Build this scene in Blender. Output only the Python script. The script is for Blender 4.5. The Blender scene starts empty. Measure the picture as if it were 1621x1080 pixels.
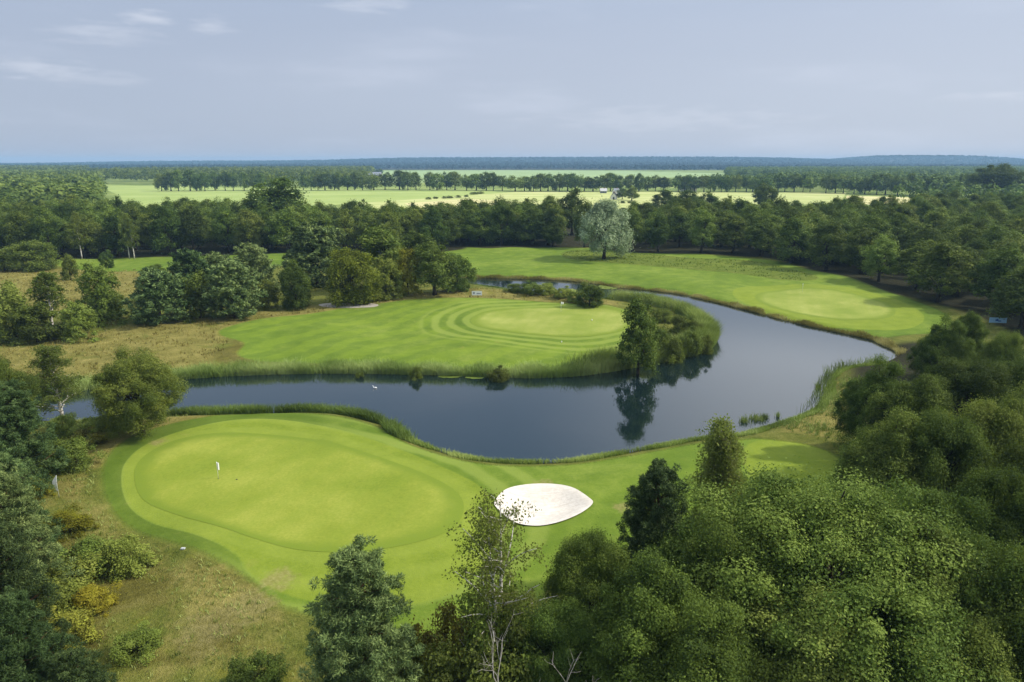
import bpy, math, random
import numpy as np
from mathutils import Vector
random.seed(7)
RG = np.random.default_rng(11)
SC = bpy.context.scene
COL = SC.collection
# ------------------------------------------------------------------ camera
HC = 30.0
PITCH = math.radians(14.72)
F = 1080.7
cam_d = bpy.data.cameras.new('camera'); cam = bpy.data.objects.new('camera', cam_d); COL.objects.link(cam)
cam.location = (0, 0, HC); cam.rotation_euler = (math.radians(90) - PITCH, 0, 0)
cam_d.lens = 24; cam_d.sensor_width = 36; cam_d.clip_end = 20000; cam_d.clip_start = 0.5
SC.camera = cam
CP, SP = math.cos(PITCH), math.sin(PITCH)

def unp(x, y, z=0.0):
    "point on the level z that the photo shows at pixel x, y"
    dx, dy = (x - 810.5) / F, (540 - y) / F
    d = (dx, CP + dy * SP, -SP + dy * CP)
    t = (z - HC) / d[2]
    return np.array([d[0] * t, d[1] * t, z])
def U(pts, z=0.0): return np.array([unp(x, y, z)[:2] for x, y in pts])
def depth(x, y, z): return y * CP - (z - HC) * SP
def smooth(P, closed=True, n=6):
    P = np.asarray(P, float); N = len(P); out = []
    for i in range(N if closed else N - 1):
        if closed: a, b, c, d = P[(i-1) % N], P[i], P[(i+1) % N], P[(i+2) % N]
        else: a, b, c, d = P[max(i-1, 0)], P[i], P[i+1], P[min(i+2, N-1)]
        for k in range(n):
            t = k / n
            out.append(0.5*((2*b)+(c-a)*t+(2*a-5*b+4*c-d)*t*t+(3*b-a-3*c+d)*t**3))
    if not closed: out.append(P[-1])
    return np.array(out)
def sdf(X, Y, poly):
    "signed distance, positive inside"
    px, py = X.ravel(), Y.ravel(); best = np.full(px.shape, 1e18); ins = np.zeros(px.shape, bool)
    Q = np.roll(poly, -1, 0)
    for (ax, ay), (bx, by) in zip(poly, Q):
        ex, ey = bx-ax, by-ay; L = ex*ex+ey*ey+1e-12
        t = np.clip(((px-ax)*ex+(py-ay)*ey)/L, 0, 1)
        best = np.minimum(best, (px-ax-t*ex)**2+(py-ay-t*ey)**2)
        c = (ay > py) != (by > py)
        with np.errstate(divide='ignore', invalid='ignore'):
            xi = ex*(py-ay)/(by-ay if by != ay else 1e-9)+ax
        ins ^= c & (px < xi)
    d = np.sqrt(best)
    return np.where(ins, d, -d).reshape(X.shape)
def sstep(a, b, x):
    t = np.clip((x-a)/(b-a), 0, 1); return t*t*(3-2*t)

# ------------------------------------------------------------------ outlines (photo pixels put on the ground)
ZW = -0.7
south = [(-260,700),(-80,680),(40,668),(160,664),(230,662),(300,658),(400,655),(500,653),(560,659),(610,673),(640,692),(690,712),(750,727),(820,733),
         (900,731),(960,722),(1040,708),(1100,697),(1170,690),(1240,670),(1290,650),(1308,625),(1318,600),(1335,585),(1395,575)]
east = [(1420,560),(1395,546),(1370,536),(1300,521),(1240,507),(1180,491),(1120,476),(1060,464),(980,456),(930,448),(860,443),(780,441),(730,440)]
isl = [(730,447),(770,455),(820,461),(880,467),(930,473),(985,477),(1040,484),(1085,497),(1120,518),(1131,540),(1112,557),(1060,570),(1000,582),
       (930,593),(850,598),(760,596),(680,593),(560,591),(440,592),(330,597),(260,603),(160,614),(50,628),(-80,640),(-260,655)]
WATER = smooth(U(south+east+isl, ZW))
GREEN1 = smooth(U([(214,765),(216,738),(240,715),(285,695),(350,685),(430,688),(510,700),(590,722),(670,750),(722,778),(734,806),(712,838),(650,862),(570,876),(480,876),(410,862),(340,838),(270,812),(228,792)]))
COLLAR1 = smooth(U([(193,765),(200,732),(235,702),(300,678),(380,664),(460,666),(540,682),(620,706),(700,738),(760,768),(790,800),(790,850),(760,900),(700,945),(600,962),(500,955),(430,938),(392,912),(370,885),(300,850),(240,826),(205,800)]))
FRINGE1 = smooth(U([(160,762),(170,722),(215,688),(300,664),(400,652),(520,656),(600,675),(640,697),(690,716),(750,731),(820,737),(900,735),(960,727),(1040,713),(1100,702),(1170,696),(1200,694),(1270,702),(1320,720),(1345,750),(1340,800),(1280,860),(1150,930),(1000,980),(800,1010),(640,1010),(540,985),(440,960),(395,925),(330,890),(260,860),(200,830),(172,800)]))
BUNKER = smooth(U([(783,795),(800,778),(830,771),(870,770),(905,776),(932,792),(938,801),(920,815),(890,827),(855,833),(822,829),(800,817),(788,806)]))
TEE = smooth(U([(1175,720),(1190,700),(1240,692),(1290,702),(1325,725),(1335,755),(1300,780),(1230,780),(1185,755)]))
LAWN2 = smooth(U([(352,522),(400,508),(520,490),(620,478),(700,473),(800,475),(900,482),(960,486),(1010,497),(1015,520),(1000,545),(930,573),(850,583),(760,583),(600,580),(480,575),(410,572),(375,560),(385,545),(350,534)]))
GREEN2 = smooth(U([(745,508),(760,496),(800,490),(860,487),(940,487),(990,493),(1005,508),(985,525),(930,534),(860,531),(800,525),(760,518)]))
LAWN3 = smooth(U([(690,392),(800,390),(930,393),(1100,402),(1220,412),(1300,432),(1380,452),(1450,476),(1500,500),(1500,522),(1440,530),(1380,534),(1300,518),(1240,504),(1180,488),(1120,473),(1060,461),(980,453),(930,445),(860,440),(780,438),(690,436)]))
ROUGH3 = smooth(U([(905,396),(1000,400),(1100,408),(1200,414),(1290,440),(1250,444),(1150,432),(1000,419),(900,410)]))
GREEN3 = smooth(U([(1195,470),(1215,461),(1270,457),(1340,465),(1400,478),(1418,492),(1400,504),(1340,506),(1270,498),(1215,484)]))
COLLAR3 = smooth(U([(1160,462),(1180,454),(1250,451),(1340,456),(1410,470),(1455,492),(1462,508),(1430,521),(1370,522),(1290,512),(1210,492),(1168,474)]))
LAWN4 = smooth(U([(90,412),(200,404),(330,400),(460,400),(470,415),(380,425),(200,430),(110,424)]))
TAN = [smooth(U(p)) for p in (
    [(-260,560),(0,548),(140,528),(300,505),(420,492),(520,482),(560,500),(430,505),(360,520),(350,560),(300,582),(160,602),(0,620),(-260,645)],
    [(480,488),(560,478),(660,468),(740,460),(820,464),(900,472),(980,482),(960,490),(850,480),(740,476),(620,482),(520,496)],
    [(150,690),(250,662),(330,652),(330,664),(230,688),(175,720),(162,765),(190,830),(240,870),(150,850),(100,800),(110,740)],
    [(300,900),(360,920),(430,955),(480,985),(420,1010),(330,1000),(290,950)],
    [(-100,432),(60,425),(280,430),(290,440),(200,470),(60,500),(-100,520)],
    [(1215,668),(1300,640),(1345,600),(1380,620),(1340,690),(1280,690)])]
FOREST = [smooth(U(p), n=3) for p in (
    [(-700,430),(-200,418),(0,414),(280,406),(450,402),(560,404),(700,398),(738,392),(745,375),(600,362),(300,352),(100,330),(-700,330)],
    [(738,391),(880,391),(940,392),(1010,400),(1200,406),(1320,438),(1440,470),(1540,500),(1640,540),(1900,600),(1900,380),(1200,345),(900,350),(738,360)],
    [(1360,560),(1480,540),(1640,560),(1900,640),(1900,1400),(1000,1400),(640,1300),(700,1040),(860,950),(1000,900),(1150,880),(1350,800),(1375,740),(1350,650)])]

NV = [(RG.uniform(0, 6.28, 2), RG.uniform(0.08, 0.5), RG.uniform(0, 6.28)) for _ in range(14)]
def relief(X, Y):
    s = 0
    for (a, _), k, p in NV: s = s + np.sin((X*math.cos(a)+Y*math.sin(a))*k+p) * 0.35*(0.12/k)
    return s*0.55
MOUND = U([(640,470),(740,464),(830,465),(900,473),(960,482)])
def seg_d(X, Y, L):
    b = np.full(np.shape(X), 1e18)
    for (ax, ay), (bx, by) in zip(L[:-1], L[1:]):
        ex, ey = bx-ax, by-ay; t = np.clip(((X-ax)*ex+(Y-ay)*ey)/(ex*ex+ey*ey), 0, 1)
        b = np.minimum(b, (X-ax-t*ex)**2+(Y-ay-t*ey)**2)
    return np.sqrt(b)
BUMPS = [(unp(470,722)[:2], 7, .5), (unp(330,860)[:2], 5, .45), (unp(1290,745)[:2], 5, .5), (unp(640,900)[:2], 6, .3), (unp(760,548)[:2], 9, .5), (unp(1330,440)[:2], 12, .7), (unp(990,745)[:2], 5, .3)]
def H(X, Y, full=False):
    X = np.asarray(X, float); Y = np.asarray(Y, float)
    near = (np.abs(X) < 260) & (Y > -40) & (Y < 300)
    sw = np.where(near, -1.0, -99.0)
    if near.any():
        sw = np.full(X.shape, -99.0); sw[near] = sdf(X[near], Y[near], WATER)
    s = -sw
    rel = relief(X, Y)*np.where(near, 1.0, 0.0)
    rel = rel*0.6*sstep(2.5, 12, s)
    sb = np.full(X.shape, -99.0); sb[near] = sdf(X[near], Y[near], BUNKER) if near.any() else 0
    for c, r, a in BUMPS: rel = rel + a*np.exp(-((X-c[0])**2+(Y-c[1])**2)/(r*r))*sstep(2, 8, s)
    rel = rel + .6*np.exp(-(seg_d(X, Y, MOUND)/4.5)**2)*sstep(1, 6, s)
    g = sdf(X[near], Y[near], GREEN1) if near.any() else 0
    if near.any():
        m = np.zeros(X.shape); m[near] = sstep(-3, 3, g); rel = rel*(1-0.75*m)+0.15*m
    z = np.where(s < 0, ZW+np.maximum(s, -4)*0.35, ZW+0.7*sstep(0, 2.2, s)) + rel
    z = z - 0.75*sstep(-0.1, 3.0, sb) + 0.16*np.exp(-(sb/0.9)**2)
    return (z, s) if full else z
def h1(x, y): return float(H(np.array([x]), np.array([y]))[0])

# ------------------------------------------------------------------ object helpers
def tag(o, label=None, cat=None, group=None, kind=None):
    if label: o['label'] = label
    if cat: o['category'] = cat
    if group: o['group'] = group
    if kind: o['kind'] = kind
    return o
def mesh_np(name, V, Fq, mat, attrs=None, smooth_=False, colors=None):
    V = np.asarray(V, np.float32); Fq = np.asarray(Fq, np.int32)
    me = bpy.data.meshes.new(name); n, k = Fq.shape
    me.vertices.add(len(V)); me.vertices.foreach_set('co', V.ravel())
    me.loops.add(n*k); me.loops.foreach_set('vertex_index', Fq.ravel())
    me.polygons.add(n); me.polygons.foreach_set('loop_start', np.arange(0, n*k, k, dtype=np.int32))
    me.polygons.foreach_set('use_smooth', np.full(n, smooth_, bool))
    me.update(calc_edges=True)
    for an, av in (attrs or {}).items():
        a = me.attributes.new(an, 'FLOAT', 'POINT'); a.data.foreach_set('value', np.asarray(av, np.float32).ravel())
    for m in (mat if isinstance(mat, (list, tuple)) else [mat]): me.materials.append(m)
    return me
def link(name, me, parent=None, loc=None):
    o = bpy.data.objects.new(name, me); COL.objects.link(o)
    if parent: o.parent = parent
    if loc is not None: o.location = loc
    return o
def empty(name, loc=(0, 0, 0)):
    o = bpy.data.objects.new(name, None); o.empty_display_size = 0.3; COL.objects.link(o); o.location = loc; return o
class MB:
    def __init__(s): s.v = []; s.f = []; s.m = []
    def tube(s, pts, rad, n=6, mi=0, cap=True):
        pts = [Vector(p) for p in pts]; b = len(s.v)
        for i, p in enumerate(pts):
            t = (pts[min(i+1, len(pts)-1)]-pts[max(i-1, 0)])
            t = t.normalized() if t.length > 1e-6 else Vector((0, 0, 1))
            a = t.orthogonal().normalized() if i == 0 else (a - t*a.dot(t)).normalized()
            c = t.cross(a)
            for k in range(n):
                w = 2*math.pi*k/n; s.v.append(tuple(p+(a*math.cos(w)+c*math.sin(w))*rad[i]))
        for i in range(len(pts)-1):
            for k in range(n):
                s.f.append((b+i*n+k, b+i*n+(k+1) % n, b+(i+1)*n+(k+1) % n, b+(i+1)*n+k)); s.m.append(mi)
        if cap:
            s.f.append(tuple(b+k for k in reversed(range(n)))); s.f.append(tuple(b+(len(pts)-1)*n+k for k in range(n))); s.m += [mi, mi]
    def box(s, c, d, mi=0, rz=0.0):
        b = len(s.v); co, si = math.cos(rz), math.sin(rz)
        for sx in (-.5, .5):
            for sy in (-.5, .5):
                for sz in (-.5, .5):
                    x, y = sx*d[0], sy*d[1]; s.v.append((c[0]+x*co-y*si, c[1]+x*si+y*co, c[2]+sz*d[2]))
        for f in ((0,1,3,2),(4,6,7,5),(0,4,5,1),(2,3,7,6),(0,2,6,4),(1,5,7,3)): s.f.append(tuple(b+i for i in f)); s.m.append(mi)
    def poly(s, pts, mi=0):
        b = len(s.v); s.v += [tuple(p) for p in pts]; s.f.append(tuple(range(b, b+len(pts)))); s.m.append(mi)
    def mesh(s, name, mats, sm=False):
        me = bpy.data.meshes.new(name); me.from_pydata(s.v, [], s.f); me.update()
        for m in (mats if isinstance(mats, (list, tuple)) else [mats]): me.materials.append(m)
        me.polygons.foreach_set('material_index', s.m); me.polygons.foreach_set('use_smooth', [sm]*len(s.f)); return me

# ------------------------------------------------------------------ materials
class NT:
    def __init__(s, name):
        s.mat = bpy.data.materials.new(name); s.mat.use_nodes = True; s.t = s.mat.node_tree
        s.b = s.t.nodes['Principled BSDF']; s.out = s.t.nodes['Material Output']
    def n(s, ty, **kw):
        nd = s.t.nodes.new(ty)
        for k, v in kw.items():
            if k.startswith('i_'):
                key = k[2:].replace('_', ' ')
                nd.inputs[key].default_value = v
            else: setattr(nd, k, v)
        return nd
    def L(s, a, b): s.t.links.new(a, b)
    def val(s, sock, x):
        if isinstance(x, (int, float)): sock.default_value = x
        elif isinstance(x, (tuple, list)): sock.default_value = (*x, 1) if len(x) == 3 else x
        else: s.L(x, sock)
    def math(s, op, a, b=0.0, c=0.0):
        nd = s.t.nodes.new('ShaderNodeMath'); nd.operation = op
        for i, x in enumerate((a, b, c)): s.val(nd.inputs[i], x)
        return nd.outputs[0]
    def mix(s, f, a, b, bt='MIX'):
        nd = s.t.nodes.new('ShaderNodeMix'); nd.data_type = 'RGBA'; nd.blend_type = bt
        s.val(nd.inputs[0], f); s.val(nd.inputs[6], a); s.val(nd.inputs[7], b); return nd.outputs[2]
    def attr(s, name):
        nd = s.t.nodes.new('ShaderNodeAttribute'); nd.attribute_name = name; return nd.outputs['Fac']
    def noise(s, scale, detail=3, rough=.55, vec=None, dist=0.0):
        nd = s.t.nodes.new('ShaderNodeTexNoise'); nd.inputs['Scale'].default_value = scale
        nd.inputs['Detail'].default_value = detail; nd.inputs['Roughness'].default_value = rough; nd.inputs['Distortion'].default_value = dist
        s.L(vec if vec is not None else s.pos(), nd.inputs['Vector']); return nd.outputs['Fac']
    def pos(s):
        if not hasattr(s, '_p'): s._p = s.t.nodes.new('ShaderNodeNewGeometry').outputs['Position']
        return s._p
    def scaled(s, sx, sy, sz, rz=0.0, vec=None):
        m = s.t.nodes.new('ShaderNodeMapping'); m.inputs['Scale'].default_value = (sx, sy, sz); m.inputs['Rotation'].default_value = (0, 0, rz)
        s.L(vec if vec is not None else s.pos(), m.inputs['Vector']); return m.outputs[0]
    def ss(s, x, a, b):
        nd = s.t.nodes.new('ShaderNodeMapRange'); nd.interpolation_type = 'SMOOTHSTEP'
        s.val(nd.inputs[0], x); nd.inputs[1].default_value = a; nd.inputs[2].default_value = b; return nd.outputs[0]
    def ramp(s, x, stops):
        nd = s.t.nodes.new('ShaderNodeValToRGB'); s.val(nd.inputs[0], x); e = nd.color_ramp.elements
        while len(e) < len(stops): e.new(0.5)
        for el, (p, c) in zip(e, stops): el.position = p; el.color = (*c, 1)
        return nd.outputs[0]
    def bump(s, h, dist, strength=1.0):
        nd = s.t.nodes.new('ShaderNodeBump'); nd.inputs['Distance'].default_value = dist; nd.inputs['Strength'].default_value = strength
        s.L(h, nd.inputs['Height']); s.L(nd.outputs[0], s.b.inputs['Normal'])
    def done(s, col=None, rough=.9, spec=.2):
        if col is not None: s.val(s.b.inputs['Base Color'], col)
        s.b.inputs['Roughness'].default_value = rough; s.b.inputs['Specular IOR Level'].default_value = spec; return s.mat

def simple(name, col, rough=.8, var=.25, scale=3.0, spec=.2):
    m = NT(name); f = m.noise(scale, 4)
    c = m.mix(f, tuple(x*(1-var) for x in col), tuple(min(1, x*(1+var)) for x in col)); return m.done(c, rough, spec)

def lawn_cols(m, n_big, n_mid, n_fine):
    f = m.math('ADD', m.math('MULTIPLY', n_big, .45), m.math('ADD', m.math('MULTIPLY', n_mid, .35), m.math('MULTIPLY', n_fine, .2)))
    return m.ramp(f, [(.34, (.072, .125, .012)), (.5, (.118, .180, .020)), (.64, (.195, .250, .040))])

def make_ground():
    m = NT('ground_cover')
    big, mid, fine = m.noise(.045, 3), m.noise(.35, 4, .6), m.noise(3.2, 4, .7)
    tiny = m.noise(11, 2, .7)
    blotch = m.noise(.14, 5, .65, dist=.6)
    tex = m.math('ADD', m.math('MULTIPLY', mid, .4), m.math('ADD', m.math('MULTIPLY', fine, .35), m.math('MULTIPLY', tiny, .25)))
    rough = m.ramp(tex, [(.36, (.060, .080, .012)), (.47, (.115, .135, .022)), (.56, (.165, .175, .035)), (.66, (.24, .23, .06))])
    dry = m.ramp(tex, [(.36, (.11, .105, .022)), (.48, (.20, .182, .045)), (.58, (.29, .255, .075)), (.7, (.42, .36, .14))])
    heath = m.ramp(tex, [(.36, (.07, .066, .014)), (.5, (.135, .125, .026)), (.66, (.22, .20, .06))])
    sd = m.attr('dry')
    wob = m.math('MULTIPLY', m.math('SUBTRACT', blotch, .5), 3.6)
    fd = m.ss(m.math('ADD', sd, wob), .2, .85)
    c = m.mix(fd, rough, dry)
    fh = m.ss(m.math('ADD', m.attr('heath'), m.math('MULTIPLY', m.math('SUBTRACT', m.noise(.22, 4, .6), .5), 2.5)), .35, .9)
    c = m.mix(fh, c, heath)
    # yellow green patches in the rough
    yg = m.ss(m.noise(.5, 4, .6), .58, .70); c = m.mix(m.math('MULTIPLY', yg, .5), c, (.17, .175, .02))
    # meadow further out
    mead = m.ramp(m.noise(.012, 5, .6), [(.4, (.15, .21, .045)), (.6, (.26, .32, .09))]); c = m.mix(m.attr('far'), c, mead)
    # mown lawn
    edge = m.math('MULTIPLY', m.math('SUBTRACT', fine, .5), .9)
    lawnf = m.ss(m.math('ADD', m.attr('lawn'), edge), -.35, .45)
    lc = lawn_cols(m, big, mid, fine)
    # mowing stripes across the fairway
    wv = m.scaled(1, 1, 1, math.radians(33)); sx = m.t.nodes.new('ShaderNodeSeparateXYZ'); m.L(wv, sx.inputs[0])
    st = m.math('SINE', m.math('ADD', m.math('MULTIPLY', sx.outputs[0], 1.05), m.math('MULTIPLY', m.noise(.05, 3), 16)))
    stf = m.math('MULTIPLY', m.ss(st, -.5, .5), m.attr('stripe'))
    lc = m.mix(m.math('MULTIPLY', stf, m.math('ADD', .12, m.math('MULTIPLY', mid, .55))), lc, (.175, .25, .02))
    # mown rings that follow the greens
    g = m.attr('gdist'); gw = m.math('ADD', g, m.math('MULTIPLY', m.math('SUBTRACT', m.noise(.12, 2), .5), 1.6))
    rings = m.ss(m.math('SINE', m.math('MULTIPLY', gw, 2.0)), -.75, .75)
    zone = m.math('MULTIPLY', m.ss(gw, 11, 9), m.attr('ring'))
    lc = m.mix(m.math('MULTIPLY', m.math('MULTIPLY', rings, zone), .7), lc, (.22, .28, .05))
    # fringe cut
    lc = m.mix(m.math('MULTIPLY', m.ss(m.attr('collar'), -.1, .25), .68), lc, m.ramp(tex, [(.35, (.145, .200, .017)), (.65, (.235, .285, .033))]))
    lc = m.mix(m.math('MULTIPLY', m.math('MULTIPLY', m.attr('longcut'), m.ss(m.attr('collar'), .05, -.15)), .8), lc, m.ramp(tex, [(.35, (.055, .095, .008)), (.65, (.095, .145, .016))]))
    # worn, yellowed patches in the grass
    wp = m.ss(m.noise(.28, 5, .7), .60, .78); lc = m.mix(m.math('MULTIPLY', wp, .45), lc, (.24, .23, .06))
    c = m.mix(lawnf, c, lc)
    # bare worn sandy spots
    bare = m.ss(m.math('ADD', m.attr('bare'), m.math('MULTIPLY', m.math('SUBTRACT', m.noise(.9, 5, .7), .5), 1.6)), .45, 1.0)
    c = m.mix(m.math('MULTIPLY', bare, .7), c, m.ramp(fine, [(.3, (.16, .145, .04)), (.7, (.30, .26, .11))]))
    # forest floor and mud by the water
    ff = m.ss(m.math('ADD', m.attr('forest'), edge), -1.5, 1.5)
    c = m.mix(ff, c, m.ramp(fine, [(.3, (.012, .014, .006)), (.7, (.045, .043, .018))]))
    mud = m.ss(m.math('ADD', m.attr('shore'), m.math('MULTIPLY', edge, .5)), .75, .2)
    c = m.mix(mud, c, m.ramp(fine, [(.35, (.02, .016, .008)), (.65, (.055, .045, .02))]))
    m.done(c, .95, .1)
    amp = m.mix(lawnf, (1, 1, 1), (.12, .12, .12)); bh = m.math('MULTIPLY', tex, 1.0)
    mm = m.math('MULTIPLY', bh, amp); m.bump(mm, .9, .8)
    return m.mat
def make_green_mat(k=(1, 1, 1)):
    m = NT('putting_grass'); f = m.math('ADD', m.math('MULTIPLY', m.noise(.12, 4), .6), m.math('MULTIPLY', m.noise(4, 4, .7), .4))
    q = lambda c: tuple(a*b for a, b in zip(c, k))
    c = m.ramp(f, [(.38, q((.155, .210, .018))), (.5, q((.205, .250, .028))), (.62, q((.270, .300, .046)))])
    wv = m.scaled(1, 1, 1, math.radians(20)); sx = m.t.nodes.new('ShaderNodeSeparateXYZ'); m.L(wv, sx.inputs[0])
    st = m.ss(m.math('SINE', m.math('MULTIPLY', sx.outputs[0], 2.4)), -.3, .3); c = m.mix(m.math('MULTIPLY', st, .16), c, (.18, .25, .025)); rm = m.ss(m.math('ADD', m.attr('rim'), m.math('MULTIPLY', m.math('SUBTRACT', m.noise(.6, 3), .5), .10)), .84, .975); c = m.mix(rm, c, (.150, .208, .020))
    return m.done(c, .9, .15)
def make_sand():
    m = NT('bunker_sand'); rk = m.noise(1.0, 2, vec=m.scaled(.8, 9, 1, .3)); f = m.noise(2.2, 5, .7)
    g = m.math('ADD', m.math('MULTIPLY', rk, .4), m.math('MULTIPLY', f, .6))
    c = m.ramp(g, [(.35, (.58, .52, .44)), (.65, (.75, .70, .62))]); m.done(c, .95, .1); m.bump(g, .12, .7); return m.mat
def make_water():
    m = NT('pond_water'); m.done((.006, .014, .015), .04, .5); m.b.inputs['IOR'].default_value = 1.95
    w = m.math('ADD', m.noise(.9, 3, .5), m.math('MULTIPLY', m.noise(4.5, 2), .25)); m.bump(w, .012, .5); return m.mat
def make_field(name, a, b, ang=0.1):
    m = NT(name); s1 = m.noise(1, 4, .6, vec=m.scaled(.004, .06, 1, ang)); s2 = m.noise(.02, 4)
    f = m.math('ADD', m.math('MULTIPLY', s1, .6), m.math('MULTIPLY', s2, .4)); return m.done(m.ramp(f, [(.38, a), (.62, b)]), .95, .1)
def leafmat(name, dark, mid, lite, trans=.34, hv=.03, tg=None):
    m = NT(name); v = m.attr('v'); oi = m.t.nodes.new('ShaderNodeObjectInfo')
    r = oi.outputs['Random']
    f = m.math('ADD', v, m.math('MULTIPLY', m.math('SUBTRACT', r, .5), .62))
    c = m.ramp(f, [(.05, dark), (.5, mid), (.95, lite)])
    hs = m.t.nodes.new('ShaderNodeHueSaturation'); m.L(c, hs.inputs['Color'])
    m.L(m.math('ADD', .5-hv/2, m.math('MULTIPLY', m.math('FRACT', m.math('MULTIPLY', r, 7.31)), hv)), hs.inputs['Hue'])
    m.L(m.math('ADD', .82, m.math('MULTIPLY', m.math('FRACT', m.math('MULTIPLY', r, 13.7)), .36)), hs.inputs['Value'])
    m.done(hs.outputs[0], .62, .12)
    tr = m.t.nodes.new('ShaderNodeBsdfTranslucent'); m.L(m.mix(.45, hs.outputs[0], (.21, .30, .03) if tg is None else tg), tr.inputs['Color'])
    mx = m.t.nodes.new('ShaderNodeMixShader'); mx.inputs[0].default_value = trans
    m.L(m.b.outputs[0], mx.inputs[1]); m.L(tr.outputs[0], mx.inputs[2]); m.L(mx.outputs[0], m.out.inputs[0]); return m.mat
def bark(name, a, b, scale=4): m = NT(name); return m.done(m.ramp(m.noise(1, 4, .6, vec=m.scaled(scale, scale, scale*.4)), [(.35, a), (.65, b)]), .9, .1)
def birchbark():
    m = NT('birch_bark'); f = m.noise(1, 3, .6, vec=m.scaled(2, 2, 9)); return m.done(m.ramp(f, [(.36, (.04, .035, .03)), (.44, (.50, .47, .42)), (.7, (.68, .65, .60))]), .7, .2)

M_ground, M_green, M_sand, M_water = make_ground(), make_green_mat(), make_sand(), make_water()
L_oak = leafmat('oak_leaves', (0.0286, 0.0525, 0.0091), (0.0936, 0.14, 0.0221), (0.208, 0.2625, 0.0468), .25)
L_lite = leafmat('alder_leaves', (0.04148, 0.06844, 0.012), (0.1196, 0.1723, 0.0264), (0.244, 0.3009, 0.06), .28)
L_far = leafmat('woodland_leaves', (0.04444, 0.0803, 0.01396), (0.1079, 0.1664, 0.02791), (0.2095, 0.2724, 0.05117), .22)
L_pine = leafmat('pine_needles', (0.03049, 0.05792, 0.01496), (0.09484, 0.1474, 0.0449), (0.2541, 0.3291, 0.1047), .15, .03, (.05, .09, .04))
L_birch = leafmat('birch_leaves', (0.085, 0.11, 0.022), (0.19, 0.24, 0.045), (0.32, 0.37, 0.09), .5)
L_blue = leafmat('haze_tinted_forest', (.006,.022,.024), (.014,.046,.050), (.03,.075,.075), .1, .02, (.02,.05,.05))  # blue of the distant haze put into the leaf colour
L_lime = leafmat('lime_leaves', (.065,.085,.008), (.18,.225,.02), (.31,.37,.045), .3)
L_willow = leafmat('willow_leaves', (0.1052, 0.1562, 0.06683), (0.2629, 0.3491, 0.1782), (0.5259, 0.6431, 0.3713), .25, .02, (.2, .25, .15))
L_yellow = leafmat('yellow_leaves', (0.0833, 0.07315, 0.00756), (0.2261, 0.2061, 0.01764), (0.4046, 0.3857, 0.0378), .3)
L_olive = leafmat('olive_leaves', (0.06555, 0.08694, 0.01725), (0.1639, 0.2111, 0.0345), (0.284, 0.3353, 0.069), .3)
L_rust = leafmat('rust_leaves', (0.08736, 0.08909, 0.01622), (0.2621, 0.2761, 0.03786), (0.4992, 0.5791, 0.08112), .25, .03, (.2, .12, .03))
L_reed = leafmat('reed_leaves', (0.09677, 0.1459, 0.03142), (0.2257, 0.316, 0.07181), (0.4516, 0.5348, 0.1795), .3, .04)
L_dry = leafmat('dry_grass_blades', (0.084, 0.077, 0.0168), (0.238, 0.2156, 0.049), (0.504, 0.462, 0.168), .25, .03, (.2, .17, .05))
L_pad = leafmat('water_lily_leaves', (.10, .14, .02), (.16, .21, .035), (.24, .28, .06), .1, .02)
B_dark = bark('dark_bark', (.018, .014, .009), (.075, .060, .042)); B_pine = bark('pine_bark', (.05, .026, .014), (.15, .085, .05)); B_birch = birchbark()
B_twig = bark('birch_twigs', (.14,.12,.07), (.24,.21,.13)); B_dead = bark('dead_wood', (.20, .18, .15), (.48, .45, .40))

# ------------------------------------------------------------------ ground
def axis(lo, hi, step, far_lo, far_hi, grow=1.22):
    a = list(np.arange(lo, hi+1e-6, step)); s = step
    while a[-1] < far_hi: s *= grow; a.append(a[-1]+s)
    s = step
    while a[0] > far_lo: s *= grow; a.insert(0, a[0]-s)
    return np.array(a)
ax, ay = axis(-135, 135, .75, -9000, 9000), axis(26, 262, .75, -400, 9500)
GX, GY = np.meshgrid(ax, ay); GZ, GS = H(GX, GY, True)
HILLS = [(700, 5200, 1900, 700, 42), (-1900, 5600, 1500, 800, 22), (3300, 5500, 620, 700, 46), (2400, 5900, 2600, 700, 22), (400, 4000, 1500, 500, 10)]
def hill(X, Y): 
    z = 0
    for cx, cy, rx, ry, a in HILLS: z = z + a*np.exp(-((X-cx)/rx)**4-((Y-cy)/ry)**2)
    return z
GZ = GZ + hill(GX, GY)
nx, ny = len(ax), len(ay); idx = np.arange(nx*ny).reshape(ny, nx)
quads = np.stack([idx[:-1, :-1], idx[:-1, 1:], idx[1:, 1:], idx[1:, :-1]], -1).reshape(-1, 4)
nearm = (np.abs(GX) < 330) & (GY < 420) & (GY > -80)
def SD(*polys):
    out = np.full(GX.shape, -50.0)
    for p in polys: out[nearm] = np.maximum(out[nearm], sdf(GX[nearm], GY[nearm], p))
    return out
lawn = SD(FRINGE1, LAWN2, LAWN3, LAWN4); r3 = SD(ROUGH3); lawn = np.where(r3 > -1, np.minimum(lawn, np.maximum(-r3*.4, .1)), lawn)
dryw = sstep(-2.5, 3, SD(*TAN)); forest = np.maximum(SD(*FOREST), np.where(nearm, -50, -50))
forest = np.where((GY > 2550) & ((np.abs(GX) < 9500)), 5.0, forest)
g1, g2, g3 = -SD(GREEN1), -SD(GREEN2), -SD(GREEN3)
ring = np.clip(sstep(20, 12, g2)*1.0 + sstep(12, 6, g1)*.9 + sstep(8, 4, g3)*.4, 0, 1)
collar = SD(COLLAR1, COLLAR3, TEE)
HEATH = smooth(U([(40,860),(170,850),(225,900),(200,1000),(150,1080),(60,1120),(20,1000)])); BARE = [(unp(395,965)[:2], 2.6), (unp(440,925)[:2], 2.0), (unp(985,803)[:2], 1.3), (unp(575,483)[:2], 5), (unp(250,700)[:2], 1.5), (unp(860,768)[:2], 1.6), (unp(330,1000)[:2], 3)]
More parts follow.
